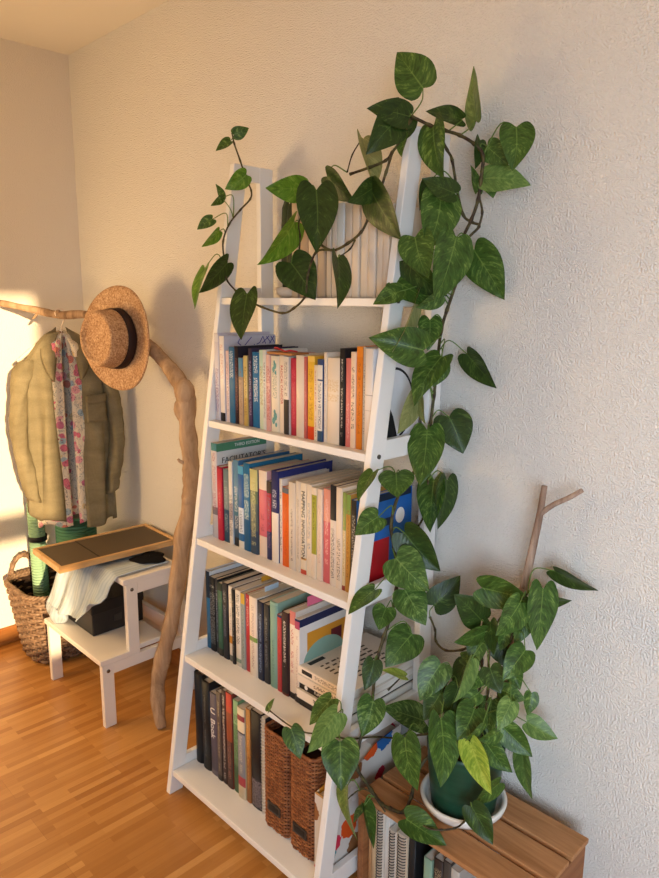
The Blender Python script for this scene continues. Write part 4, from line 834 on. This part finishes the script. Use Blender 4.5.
# ------------------------------------------------------------------ pothos vines and leaves
def stem_mat():
    t = NT('vine_bark', .6, .3); co = t.coords(); n = t.noise(co, 70, 3); t.base(t.ramp(n, [(.35, hx('33241a')), (.65, hx('55502c'))])); return t.m
M_STEM = stem_mat(); M_PET = plain('5f7a35', .5)
def leaf_mat(name, dark, mid, light, amount, rough=.36, trans=.22):
    t = NT(name, rough, .33); uv = t.n('ShaderNodeTexCoord').outputs['UV']; co = t.coords()
    sp = t.n('ShaderNodeSeparateXYZ'); t.l(uv, sp.inputs[0])
    au = t.math('ABSOLUTE', t.math('SUBTRACT', sp.outputs[0], .5))
    # marbling that follows the side veins
    cb = t.n('ShaderNodeCombineXYZ'); t.l(t.math('MULTIPLY', au, 5.0), cb.inputs[0]); t.l(t.math('SUBTRACT', t.math('MULTIPLY', sp.outputs[1], 16.0), t.math('MULTIPLY', au, 9.0)), cb.inputs[1])
    sd = t.n('ShaderNodeObjectInfo').outputs['Random']; t.l(t.math('MULTIPLY', sd, 60.0), cb.inputs[2])
    n1 = t.noise(cb.outputs[0], 1.0, 4, .65, .8); n2 = t.noise(cb.outputs[0], .35, 3)
    f = t.math('ADD', t.math('MULTIPLY', n1, .65), t.math('MULTIPLY', n2, .4))
    c = t.ramp(f, [(.40, hx(dark)), (.53, hx(mid)), (.62-amount*.1, hx(mid)), (.74-amount*.1, hx(light))])
    rib = t.math('LESS_THAN', au, t.math('MULTIPLY', t.math('SUBTRACT', 1.05, sp.outputs[1]), .020))
    c = t.mix(t.math('MULTIPLY', rib, .55), c, hx(light)); t.base(c)
    vein = t.math('SINE', t.math('MULTIPLY', t.math('SUBTRACT', sp.outputs[1], t.math('MULTIPLY', au, .8)), 75.0))
    t.bump(vein, .12, .001)
    tr = t.n('ShaderNodeBsdfTranslucent'); t.l(c, tr.inputs[0]); mx = t.n('ShaderNodeMixShader'); mx.inputs[0].default_value = trans
    out = t.t.nodes['Material Output']; t.l(t.p.outputs[0], mx.inputs[1]); t.l(tr.outputs[0], mx.inputs[2]); t.l(mx.outputs[0], out.inputs[0])
    return t.m
LM = [leaf_mat('leaf_dark', '263815', '33491c', '5d7836', .4), leaf_mat('leaf_green', '304719', '436126', '7b9848', .6), leaf_mat('leaf_pale', '506a33', '64813f', '8aa458', .8, .35),
      leaf_mat('leaf_marbled', '324c1f', '48682c', '84a256', .8), leaf_mat('leaf_underside', '7d8450', '8f955c', 'a8aa72', .6, .5), leaf_mat('leaf_yellow', '7a9a34', 'a2b944', 'c4d260', 1.0), leaf_mat('leaf_young', '4a6e22', '5f8a2a', '86a848', .7, .3, .35)]
def leaf_mesh(b, base, tip, W, nrm, pet, seed):
    rr = random.Random(seed); base, tip, nrm, pet = Vector(base), Vector(tip), Vector(nrm).normalized(), Vector(pet)
    a = tip-base; Ln = a.length; a.normalize(); nrm = (nrm-a*nrm.dot(a)).normalized(); s = a.cross(nrm)
    fold = rr.uniform(.14, .48); bend = rr.uniform(.05, .24); wav = rr.uniform(0, 2*pi); lob = rr.uniform(.09, .16); skew = rr.uniform(-.06, .06)
    def width(v): return .5*(sin(pi*min(1, (v*.85+.15)**.72))**.88 if v < 1 else 0)*(1-.12*v*v)
    wmax = max(width(k/20) for k in range(21))
    def fn(i, j):
        u = i*2-1; v = j; hw = width(v)/wmax*.5*W
        if v == 0: hw = max(hw, .22*W)
        au = abs(u)
        y = v*Ln - lob*Ln*((1-v)**3)*sin(pi*min(1, au*.80))*1.0
        x = u*hw+skew*W*sin(pi*v)
        zz = fold*hw*(au**1.5)*.9 - bend*Ln*(v**2) + .012*Ln*sin(7*v+wav+3*u)*au - .10*hw*au**4
        return base + a*y + s*x + nrm*zz
    b.grid(fn, 10, 11, 0)
    # leaf stalk from the vine to the blade
    d = (pet-base).length
    if d > .004:
        mid = (pet+base)/2 - a*min(.02, d*.25) + Vector((0, 0, min(.02, d*.22)))
        p = smooth_path([pet, mid, base], 5); b.tube(p, lerp_list([.0017, .0014, .0012], len(p)), 5, 1)
order = sorted(range(len(LEAVES)), key=lambda i: -(Vector(LEAVES[i][0])-Vector(LEAVES[i][1])).length*LEAVES[i][2])
big, tiny = order[:98], order[98:]
pinv = Matrix.Translation(-Vector((PX, PY, PZ)))
for i in sorted(big):
    bs, tp, W, nr, pt, ci = LEAVES[i]
    b = MB(); leaf_mesh(b, bs, tp, W, nr, pt, i); o = b.done('leaf', [LM[ci], M_PET], plant, normals=False)
    if ci == 5: o['label'] = 'yellow-green leaf'
for ci in (0,):
    b = MB()
    for i in tiny:
        bs, tp, W, nr, pt, ci = LEAVES[i]; leaf_mesh(b, bs, tp, W, nr, pt, i)
    o = b.done('small_leaves', [LM[1], M_PET], plant, normals=False); o['kind'] = 'stuff'
for r0, r1, pts in STEMS:
    p = smooth_path(pts, 5); rr = random.Random(len(pts))
    b = MB(); rad = lerp_list([r0, r1], len(p)); rad = [r*(1+.35*(k % 5 == 0)) for k, r in enumerate(rad)]
    b.tube(p, rad, 7); b.done('stem', M_STEM, plant)

# dark ridged plant in a shallow dish on the top shelf
succ = thing('snake_plant', 'dark ridged upright leaves in a shallow pale dish on top shelf', 'potted plant', (1.545, -.150, BOARDS[0]+.0003))
b = MB(); b.lathe([(0, 0), (.026, 0), (.040, .010), (.043, .026), (.040, .027), (.036, .012), (0, .008)], 40); b.done('dish', plain('d2c4b2', .4), succ, local=True)
b = MB(); b.lathe([(0, .0205), (.02, .022), (.0385, .0195)], 30); b.done('soil', M_SOIL, succ, local=True)
t = NT('dark_ridged_leaf', .5, .3); co = t.coords(); n = t.noise(t.mapped(co, (150, 150, 6)), 1.0, 3); t.base(t.ramp(n, [(.35, hx('1c2a18')), (.6, hx('2c3c22')), (.8, hx('5a5a34'))])); M_SUC = t.m
for k, (dx, dy, hh, wd) in enumerate(((-.008, -.008, .235, .034), (.010, -.010, .225, .034), (.000, .010, .23, .034), (.016, .004, .2, .026))):
    b = MB(); p = [(dx*(1+.3*f_), dy, .02+hh*f_) for f_ in (0, .2, .45, .7, .9, 1)]
    b.tube(p, [wd*.5, wd*.6, wd*.62, wd*.58, wd*.46, .004], 8, flat=(1, .45)); b.done('leaf', M_SUC, succ, local=True)

# ================================================================== STEP STOOL
t = NT('stool_white', .42, .35); co = t.coords(); t.base(t.mix(t.noise(co, 5, 2), hx('e2dbd2'), hx('eae4dc'))); M_STOOL = t.m
SX0, SX1 = .419, .875; STZ, SEZ = .256, .522
stool = thing('step_stool', 'white wooden two-step stool beside the driftwood branch', 'step stool', (.647, -.22, 0))
for x0, x1, sg in ((SX0, SX0+.022, -1), (SX1-.022, SX1, 1)):
    b = MB(); b.box((x0, -.425, 0), (x1, -.383, STZ-.0195)); b.done('leg', M_STOOL, stool, bevel=.002)
    b = MB(); b.box((x0, -.322, STZ-.02), (x1, -.280, SEZ-.0205)); b.done('leg', M_STOOL, stool, bevel=.002)
    b = MB(); b.prism([(x0, -.066, 0), (x0, -.026, 0), (x0, -.108, SEZ-.0205), (x0, -.148, SEZ-.0205)], (x1-x0, 0, 0)); b.done('leg', M_STOOL, stool, bevel=.002)
    b = MB(); b.box((x0+.001, -.383, STZ-.062), (x1-.001, -.075, STZ-.0205)); b.done('side_rail', M_STOOL, stool, bevel=.002)
    b = MB(); b.box((x0+.001, -.2798, SEZ-.062), (x1-.001, -.1415, SEZ-.0205)); b.done('side_rail', M_STOOL, stool, bevel=.002)
    xs = x1 if sg > 0 else x0
    for y, z in ((-.404, STZ-.045), (-.301, SEZ-.042)):
        b = MB(); b.lathe([(0, 0), (.0065, 0), (.0062, .0022), (.004, .0032), (0, .0034)], 18, M=Matrix.Translation((xs, y, z)) @ Matrix.Rotation(sg*pi/2, 4, 'Y')); b.done('screw', plain('8f8880', .25, .6, .9), stool)
b = MB(); b.prism([(x, y, STZ-.019) for x, y in ((SX0-.003, -.432), (SX1+.003, -.432), (SX1+.003, -.3225), (SX1-.0225, -.3225), (SX1-.0225, -.165), (SX0+.0225, -.165), (SX0+.0225, -.3225), (SX0-.003, -.3225))], (0, 0, .019)); b.done('step_board', M_STOOL, stool, bevel=.0025)
b = MB(); b.box((SX0-.003, -.334, SEZ-.02), (SX1+.003, -.105, SEZ)); b.done('seat_board', M_STOOL, stool, bevel=.0025)
b = MB(); b.box((SX0+.022, -.085, .20), (SX1-.022, -.065, .255)); b.done('cross_rail', M_STOOL, stool, bevel=.002)

# black storage box on the step
BXM = plain('232122', .38, .4)
boxr = thing('storage_box', 'black lidded storage box standing on the stool step', 'box', (.565, -.25, STZ+.0003))
b = MB(); b.box((-.112, -.115, 0), (.125, .09, .100)); b.done('box_body', BXM, boxr, local=True, bevel=.004)
b = MB(); b.box((-.116, -.119, .082), (.129, .094, .128)); b.done('lid', plain('1c1a1b', .38, .4), boxr, local=True, bevel=.004)
b = MB(); b.box((.1252, -.03, .035), (.1275, .0, .06)); b.done('label_holder', plain('4a4644', .3, .5, .6), boxr, local=True)

# dark folded garment and pale striped cloth between seat and tray
M_DK = plain('141315', .85, .1)
b = MB()
def wad(i, j):
    a = 2*pi*i; r = sin(pi*min(.9999, j*.92+.08))**.5*(1+.14*sin(3*a+1)+.09*sin(5*a))
    return Vector((.782+.060*cos(a)*r, -.175+.062*sin(a)*r, SEZ+.0092+.0140*j))
b.grid(wad, 40, 8, wrap=True)
o = b.done('folded_garment', M_DK, loc=(.782, -.175, SEZ)); tag(o, 'black folded garment squeezed under the framed panel on the stool', 'clothing')
t = NT('washed_cloth', .85, .1); uv = t.n('ShaderNodeTexCoord').outputs['UV']; sp = t.n('ShaderNodeSeparateXYZ'); t.l(uv, sp.inputs[0])
st_ = t.math('SINE', t.math('MULTIPLY', sp.outputs[0], 150.0)); n = t.noise(t.coords(), 30, 4)
t.base(t.mix(t.math('MULTIPLY', t.math('GREATER_THAN', st_, .2), .35), t.mix(n, hx('a6b6c2'), hx('c8d0d2')), hx('8299ac'))); t.bump(t.noise(t.mapped(uv, (8, 260, 1)), 1.0, 2), .3, .003); M_CLOTH = t.m
def cloth(i, j):
    # j runs from under the panel over the front edge of the seat and down onto the step; i runs along the stool
    path = [Vector((0, -.13, .527)), Vector((0, -.25, .5275)), Vector((0, -.338, .527)), Vector((0, -.362, .50)), Vector((0, -.378, .455)), Vector((0, -.390, .405)), Vector((0, -.402, .365)), Vector((0, -.415, .335))]
    x = j*(len(path)-1); k = min(int(x), len(path)-2); p = path[k].lerp(path[k+1], x-k)
    x0 = .475+.02*j-.045*max(0, j-.5)*2; x1 = .845-.03*max(0, (j-.3)/.7)**1.5
    fall = min(1, max(0, (j-.3)/.3))
    p = Vector((x0+(x1-x0)*i, p.y, p.z))
    g_ = sin(i*17+j*2.2)*.5+sin(i*31-j*3.5+1.0)*.32+sin(i*8+.6)*.4
    p.y -= fall*.016*(g_+.6); p.z += (1-fall)*.0035*(g_+.9) + fall*(.035*i - .05*max(0, i-.72)/.28*-1.6)*max(0, j-.55)*2.2 - .02*fall*sin(pi*min(1, i*1.1))*j
    return p
b = MB(); b.grid(cloth, 64, 44); o = b.done('draped_cloth', M_CLOTH, solid=.004, loc=(.62, -.33, .40)); tag(o, 'pale blue-white striped cloth hanging over the stool front', 'cloth')
b = MB()
def lump(i, j):
    a = 2*pi*i; f_ = j; r = sin(pi*min(.9999, f_*.9+.1))**.6
    return Vector((.478+.064*cos(a)*r*(1+.15*sin(3*a+5*f_)), -.402+.032*sin(a)*r*(1+.2*sin(4*a)), STZ+.002+.088*f_*(1+.12*sin(2*a+1))))
b.grid(lump, 40, 14, wrap=True); o = b.done('bunched_cloth', M_CLOTH, loc=(.472, -.385, STZ)); tag(o, 'crumpled end of pale cloth heaped on the left of the step', 'cloth')

# framed panel lying on the stool
t = NT('dark_weave', .62, .3); co = t.coords(); n = t.noise(co, 240, 2); t.base(t.mix(n, hx('4c4034'), hx('62543f'))); t.bump(n, .2, .001); M_PANEL = t.m
M_LIGHTW = wood('pale_ash', 'b98a54', 'dcb680', .8, 'y', .45, .12)
pan = thing('framed_panel', 'flat dark brown panel in a pale wood frame lying on the stool', 'framed panel', (.612, -.255, .5465))
pan.rotation_euler = (0, 0, radians(-2.6)); PW, PL = .127, .228
for a, c_ in (((-PW, -PL, 0), (-PW+.014, PL, .022)), ((PW-.014, -PL, 0), (PW, PL, .022)), ((-PW+.014, -PL, 0), (PW-.014, -PL+.014, .022)), ((-PW+.014, PL-.014, 0), (PW-.014, PL, .022))):
    b = MB(); b.box(a, c_); b.done('frame_bar', M_LIGHTW, pan, local=True, bevel=.0018)
b = MB(); b.box((-PW+.0142, -PL+.0142, .004), (PW-.0142, PL-.0142, .017)); b.done('panel', M_PANEL, pan, local=True)
b = MB(); b.box((-PW+.0142, -.075, .0172), (PW-.0142, -.071, .0180)); b.done('seam', plain('2a221a', .7), pan, local=True)

# ================================================================== BASKET AND MATS
basket = thing('wicker_basket', 'grey-brown wicker basket with a loop handle in the corner', 'basket', (.205, -.252, 0))
BH = .318
size = lambda f: (.118+.060*f, .163+.040*f, .075+.03*f)
b = MB(); weave(b, size, 34, 21, BH-.02, .0062, .0074, 5, 6); b.done('woven_body', M_WICKG, basket, local=True).location = (0, 0, .008)
b = MB()
def shade_shell(i, j):
    sx, sy, cr = size(j); O = LIN[round(j*8)]; p, n_, d = O[int(i*40) % 40]; return p - n_*.011 + Vector((0, 0, .006+j*(BH-.03)))
LIN = [outline(*size(k/8), 40) for k in range(9)]
b.grid(shade_shell, 40, 8, wrap=True, uv=False); sx, sy, cr = size(0); b.prism([p-n_*.013+Vector((0, 0, .004)) for p, n_, d in LIN[0]], (0, 0, .004)); b.done('gap_shade_shell', M_GAP_SHADE, basket, local=True)  # dark inner shell added as the shade between the basket strands
b = MB(); sx, sy, cr = size(1)
for k in range(3):
    O = outline(sx, sy, cr, 150); b.tube([p+n_*(.0075*cos(26*2*pi*d+k*2*pi/3))+Vector((0, 0, BH-.008+.0075*sin(26*2*pi*d+k*2*pi/3))) for p, n_, d in O], .0068, 6, closed=True)
b.done('rim', M_WICKG, basket, local=True)
for (cx_, cy_, ang) in ((-.168, -.105, pi/2), (.168, .06, pi/2)):
    b = MB()
    for k in range(2):
        pts = [(cx_+cos(ang)*cos(a)*.052, cy_+sin(ang)*cos(a)*.052, BH-.01+sin(a)*.085) for a in [pi*j/16 for j in range(17)]]
        pts = [Vector(p)+Vector((.006*sin(j*1.3+k*pi), .006*cos(j*1.3+k*pi)*.5, .004*cos(j*1.3+k*pi))) for j, p in enumerate(pts)]
        b.tube(pts, .0085, 6)
    b.done('handle', M_WICKG, basket, local=True)
t = NT('mat_green', .75, .15); co = t.coords(); n = t.noise(co, 20, 3); t.base(t.mix(n, hx('84ab86'), hx('9cc09e'))); wv = t.n('ShaderNodeTexWave'); wv.bands_direction = 'Z'; t.l(co, wv.inputs[0]); wv.inputs['Scale'].default_value = 26.0; t.bump(wv.outputs['Fac'], .8, .004); M_MATL = t.m
t = NT('mat_dark_green', .7, .2); co = t.coords(); n = t.noise(co, 20, 3); t.base(t.mix(n, hx('467c60'), hx('5c9276'))); wv = t.n('ShaderNodeTexWave'); wv.bands_direction = 'Z'; t.l(co, wv.inputs[0]); wv.inputs['Scale'].default_value = 22.0; t.bump(wv.outputs['Fac'], .8, .004); M_MATD = t.m
def mat_roll(name, label, loc, r, h, mat, straps, turns, tilt):
    root = thing(name, label, 'yoga mat', loc, 'rolled mats in the basket'); root.rotation_euler = tilt
    b = MB(); N = int(turns*26); th = .006; pts = []
    for k in range(N+1):
        a = 2*pi*turns*k/N; rr_ = r*(.25+.75*k/N); pts.append((cos(a)*rr_, sin(a)*rr_))
    lo = [b.bm.verts.new((x, y, 0)) for x, y in pts]; hi = [b.bm.verts.new((x, y, h)) for x, y in pts]
    li = [b.bm.verts.new((x*(1-th/r), y*(1-th/r), 0)) for x, y in pts]; hi2 = [b.bm.verts.new((x*(1-th/r), y*(1-th/r), h)) for x, y in pts]
    for k in range(N):
        for q in ((lo[k], lo[k+1], hi[k+1], hi[k]), (li[k+1], li[k], hi2[k], hi2[k+1]), (hi[k], hi[k+1], hi2[k+1], hi2[k]), (lo[k+1], lo[k], li[k], li[k+1])):
            f_ = b.bm.faces.new(q); f_.smooth = True
    for k in (0, N): b.bm.faces.new((lo[k], hi[k], hi2[k], li[k]))
    b.done('mat', mat, root, local=True)
    for z in straps:
        b = MB(); b.lathe([(r*1.004, z), (r*1.03, z), (r*1.03, z+.022), (r*1.004, z+.022)], 40, closed=True); b.done('strap', plain('19191b', .6), root, local=True)
mat_roll('yoga_mat', 'narrow light green rolled mat standing in the wicker basket', (.150, -.330, .012), .036, .63, M_MATL, (.47,), 4, (0, 0, 0))
mat_roll('yoga_mat', 'thick dark green rolled mat with black straps in the basket', (.215, -.190, .012), .088, .540, M_MATD, (.10, .41), 7, (0, 0, 0))

# ================================================================== DRIFTWOOD BRANCH
t = NT('driftwood', .78, .15); co = t.coords(); n = t.noise(t.mapped(co, (26, 26, 5)), 1.0, 6, .65, .8); n2 = t.noise(co, 9, 3)
f = t.math('ADD', t.math('MULTIPLY', n, .7), t.math('MULTIPLY', n2, .3)); t.base(t.ramp(f, [(.30, hx('6c5540')), (.48, hx('a88a6c')), (.72, hx('cdb294'))])); t.bump(n, .6, .008); M_DRIFT = t.m
BR = [(1.010, -.285, .002), (.985, -.28, .05), (.945, -.255, .14), (.945, -.225, .25), (.962, -.2, .364), (.968, -.17, .52), (.975, -.152, .648), (1.005, -.135, .775), (1.000, -.125, .86), (.990, -.12, .93), (.968, -.115, 1.05), (.958, -.112, 1.152), (.885, -.112, 1.225), (.755, -.115, 1.300), (.62, -.13, 1.352), (.50, -.15, 1.385), (.40, -.185, 1.412), (.30, -.238, 1.4085), (.19, -.295, 1.428), (.05, -.366, 1.452), (.012, -.385, 1.458)]
p = smooth_path(BR, 6); rad = lerp_list([.015, .023, .027, .027, .027, .029, .031, .033, .031, .029, .029, .034, .026, .024, .021, .018, .0165, .0155, .014, .012, .011], len(p))
rr = random.Random(11); rad = [r*(1+.07*sin(i*.9)+.06*rr.uniform(-1, 1)) for i, r in enumerate(rad)]
b = MB(); b.tube(p, rad, 14)
knots = [((.970, -.122, 1.165), .035, 1.35), ((.955, -.124, 1.105), .029, 1.6), ((1.012, -.150, .80), .020, 1.2), ((.955, -.235, .20), .02, 1.3), ((.30, -.245, 1.418), .012, 1)]
for c_, r, st_ in knots: b.lathe([(0, -r*st_), (r*.55, -r*st_*.8), (r*.92, -r*st_*.35), (r, 0), (r*.88, r*st_*.45), (r*.5, r*st_*.85), (0, r*st_)], 14, M=Matrix.Translation(c_))
branch = b.done('driftwood_branch', M_DRIFT, loc=(1.01, -.285, 0)); tag(branch, 'bent driftwood branch standing between stool and shelf, reaching over to the corner', 'branch')
tw = []
b = MB(); b.tube(smooth_path([(.992, -.13, .922), (.982, -.155, .932), (.977, -.162, .942)], 3), lerp_list([.008, .006, .004], 7), 7); b.tube([(.215, -.285, 1.42), (.20, -.296, 1.398), (.195, -.302, 1.392)], [.006, .005, .003], 6)
b.done('twig_stub', M_DRIFT, branch)
branch.children[0].matrix_parent_inverse = Matrix.Translation((-1.01, .285, 0))

# ================================================================== STRAW HAT
t = NT('straw', .7, .25); co = t.coords(); v = t.n('ShaderNodeTexVoronoi'); v.inputs['Scale'].default_value = 210.0; t.l(co, v.inputs['Vector']); n = t.noise(co, 140, 3); n2 = t.noise(co, 22, 2)
f = t.math('ADD', t.math('MULTIPLY', n, .6), t.math('ADD', t.math('MULTIPLY', v.outputs['Distance'], .25), t.math('MULTIPLY', n2, .2)))
t.base(t.ramp(f, [(.32, hx('7c5a3e')), (.5, hx('ad8560')), (.68, hx('d0ae88'))])); t.bump(f, .5, .003); M_STRAW = t.m
HC = Vector((.668, -.190, 1.333)); AX = Vector((.22, -.97, .03)).normalized()
hr = AX.to_track_quat('Z', 'Y').to_matrix().to_4x4()
hat = thing('straw_hat', 'tan straw hat with a dark brown band hanging on the branch', 'hat', HC)
HM = hr
def hsq(x, y, z):
    # brim curls forward at the two sides, slightly oval
    r = sqrt(x*x+y*y); return x*.98, y*1.04
def brim(i, j):
    a = 2*pi*i; r = .098+j*(.176-.098); x, y = cos(a)*r*.98, sin(a)*r*1.05
    z = .004 + .018*j*j*(cos(a)**2) - .006*j*(sin(a)**2)
    return HM @ Vector((x, y, z))
b = MB(); b.grid(brim, 72, 8, wrap=True); b.done('brim', M_STRAW, hat, local=True, solid=.005)
b = MB(); b.lathe([(.100, .003), (.0975, .012), (.095, .05), (.0915, .088), (.0885, .1), (.082, .106), (.074, .104), (.069, .097), (.060, .093), (.03, .092), (0, .0915)], 64, M=HM @ Matrix.Diagonal((.96, 1.06, 1, 1))); b.done('crown', M_STRAW, hat, local=True)
b = MB(); b.lathe([(.1000, .006), (.1012, .008), (.0985, .040), (.0965, .0405), (.0965, .03), (.098, .006)], 64, M=HM @ Matrix.Diagonal((.962, 1.062, 1, 1)), closed=True); b.done('band', plain('2c1a16', .7), hat, local=True)

# ================================================================== HANGER, JACKET, SHIRT
HK = Vector((.302, -.238, 1.408))
U = Vector((.24, .97, 0)).normalized(); F = Vector((.93, -.24, 0)).normalized(); F = (F-U*F.dot(U)).normalized(); ZU = Vector((0, 0, 1))
O = Vector((HK.x, HK.y, 0))
def L3(u, f_, z): return O+U*u+F*f_+ZU*z
t = NT('hanger_white', .45); M_HANG = plain('e8d8c8', .45)
hang = thing('coat_hanger', 'pale coat hanger hooked over the branch, holding the jacket', 'coat hanger', HK)
b = MB(); pts = [L3(.018*sin(a), .0, 1.408+.006+.018*cos(a)) for a in [radians(-120+k*20) for k in range(13)]] + [L3(.010, 0, 1.385), L3(.002, 0, 1.365), L3(0, 0, 1.34)]
b.tube(smooth_path(pts, 3), .0024, 8); b.done('hook', M_HANG, hang)
b = MB(); b.tube(smooth_path([L3(-.165, .0, 1.235), L3(-.10, .0, 1.29), L3(-.03, .0, 1.325), L3(0, 0, 1.333), L3(.03, 0, 1.325), L3(.10, 0, 1.29), L3(.165, 0, 1.235)], 5), .006, 8, flat=(.8, 1.3)); b.done('shoulder_bar', M_HANG, hang)

t = NT('olive_cotton', .85, .12); co = t.coords(); n = t.noise(t.mapped(co, (6, 6, 16)), 1.0, 4, .6, .6); n2 = t.noise(co, 420, 2)
f = t.math('ADD', t.math('MULTIPLY', n, .6), t.math('MULTIPLY', n2, .4)); t.base(t.ramp(f, [(.3, hx('6b624a')), (.7, hx('90866a'))])); t.bump(t.math('ADD', t.noise(t.mapped(co, (14, 14, 5)), 1.0, 4, .6, 1.5), t.math('MULTIPLY', n2, .3)), .35, .012); M_OLIVE = t.m
t = NT('floral_print', .8, .15); co = t.coords(); v = t.n('ShaderNodeTexVoronoi'); v.inputs['Scale'].default_value = 29.0; t.l(t.mapped(co, (1, 1, 1)), v.inputs['Vector'])
sp = t.n('ShaderNodeSeparateColor'); t.l(v.outputs['Color'], sp.inputs[0]); nn = t.noise(co, 45, 3)
dd = t.math('ADD', v.outputs['Distance'], t.math('MULTIPLY', nn, .28))
petal = t.ramp(sp.outputs[0], [(0, hx('dc7a8c')), (.24, hx('e6a8ac')), (.42, hx('e4cc98')), (.56, hx('e2dcc8')), (.70, hx('d98a78')), (.80, hx('a8bcc4')), (.9, hx('d27a94'))], 'CONSTANT')
c = t.mix(t.math('LESS_THAN', dd, .62), hx('e8dcc4'), petal); c = t.mix(t.math('LESS_THAN', dd, .24), c, hx('b85a70'))
ln_ = t.noise(t.mapped(co, (38, 38, 22)), 1.0, 3, .6, 2.0); c = t.mix(t.math('MULTIPLY', t.math('LESS_THAN', t.math('ABSOLUTE', t.math('SUBTRACT', ln_, .5)), .012), .8), c, hx('3a4a5a')); t.base(c); M_FLORAL = t.m

def torso(zt, zb, wn, ws, wb, dn, db, open_a, foldamp, seed, lift=0.0):
    """open-fronted garment body: i runs from one front edge round the back to the other, j from collar to hem"""
    def fn(i, j):
        sh = min(1, j/.17)
        zc = zt - (zt-zb)*j
        wv = wn+(ws-wn)*(sh**.8) if j < .17 else ws+(wb-ws)*((j-.17)/.83)
        dv = dn+(db-dn)*min(1, j/.3)
        oa = open_a*(1-.35*j)
        a = -pi/2+oa + (2*pi-2*oa)*i                     # front is at -90 deg
        ca, sa = cos(a), sin(a)
        u = wv*math.copysign(abs(ca)**.75, ca); f_ = -dv*math.copysign(abs(sa)**.8, sa)
        fa = foldamp*min(1, j*2.2)
        k = sin(a*7+seed+2.0*j)*.5+sin(a*12+seed*2-3*j)*.3+sin(a*4+5*j+seed)*.4
        f_ += fa*k; u += fa*.5*sin(a*9+seed+j*4)
        z = zc - (.010*sin(a*5+seed) if j > .9 else 0)
        z += lift*max(0, -u/.16)*max(0, j-.3)
        # shoulders fall away from the collar
        if j < .17: z = zt-(zt-zb)*.17*(sh**1.15) + .0
        return L3(u, f_, z)
    return fn
jack = thing('olive_jacket', 'olive cotton jacket hanging open on the hanger under the branch', 'jacket', (HK.x, HK.y, 1.34))
b = MB(); b.grid(torso(1.345, .575, .042, .150, .165, .040, .066, .27, .016, 1.3, .085), 90, 50); b.done('body', M_OLIVE, jack, solid=.004)
def sleeve(sg):
    ctr = smooth_path([L3(sg*.128, .0, 1.232), L3(sg*.158, .010, 1.17), L3(sg*.176, .018, 1.05), L3(sg*.182, .030, .93), L3(sg*.164, .038, .80), L3(sg*.150, .04, .70)], 7)
    n = len(ctr); R_ = lerp_list([.050, .054, .050, .047, .044, .041], n)
    b = MB(); rings = []
    for k, c_ in enumerate(ctr):
        rings.append([b.bm.verts.new(c_+(U*sg*cos(a)*.62+F*sin(a)*.92)*R_[k]*(1+.07*sin(a*5+k*.5)+.05*sin(k*1.7+a*2)) + ZU*(.012*sin(a+k*.4))) for a in [2*pi*q_/22 for q_ in range(22)]])
    for A_, B_ in zip(rings, rings[1:]):
        for q_ in range(22):
            f_ = b.bm.faces.new((A_[q_], A_[(q_+1) % 22], B_[(q_+1) % 22], B_[q_])); f_.smooth = True
    b.bm.faces.new(rings[0][::-1])
    b.done('sleeve', M_OLIVE, jack, solid=.003)
sleeve(-1); sleeve(1)
for sg in (-1, 1):
    def lap(i, j):
        p0 = L3(sg*(.018+.030*j), -.030+.075*min(1, j*2.2)+.012, 1.362-.20*j); w_ = (.062*sin(pi*min(1, .22+.78*j))**.7+.004)*(1-.3*j)
        return p0+U*sg*i*w_+F*(.012*sin(pi*i)+.006)+ZU*(-.035*i*(1-j))
    b = MB(); b.grid(lap, 8, 16); b.done('collar', M_OLIVE, jack, solid=.004)
def pk(i, j): return L3(.06+.075*i, .079+.004*sin(pi*i)-.014*i, 1.095-.10*j)
b = MB(); b.grid(pk, 8, 8); b.done('pocket', M_OLIVE, jack, solid=.005)
def pkf(i, j): return L3(.057+.081*i, .084+.004*sin(pi*i)-.014*i, 1.105-(.028+.012*sin(pi*i))*j)
b = MB(); b.grid(pkf, 8, 4); b.done('pocket_flap', M_OLIVE, jack, solid=.004)

shirt = thing('floral_shirt', 'pink and cream floral shirt hanging inside the olive jacket', 'shirt', (HK.x, HK.y, 1.34))
b = MB(); b.grid(torso(1.338, .585, .034, .122, .132, .030, .050, .06, .006, 4.2), 80, 46); b.done('body', M_FLORAL, shirt, solid=.003)
for sg in (-1, 1):
    def lap2(i, j):
        p0 = L3(sg*(.006+.022*j), -.022+.07*min(1, j*2)+.008, 1.352-.10*j); return p0+U*sg*i*.040*(1-.5*j)+F*(.008*sin(pi*i)+.004)+ZU*(-.02*i*(1-j))
    b = MB(); b.grid(lap2, 6, 10); b.done('collar', M_FLORAL, shirt, solid=.003)
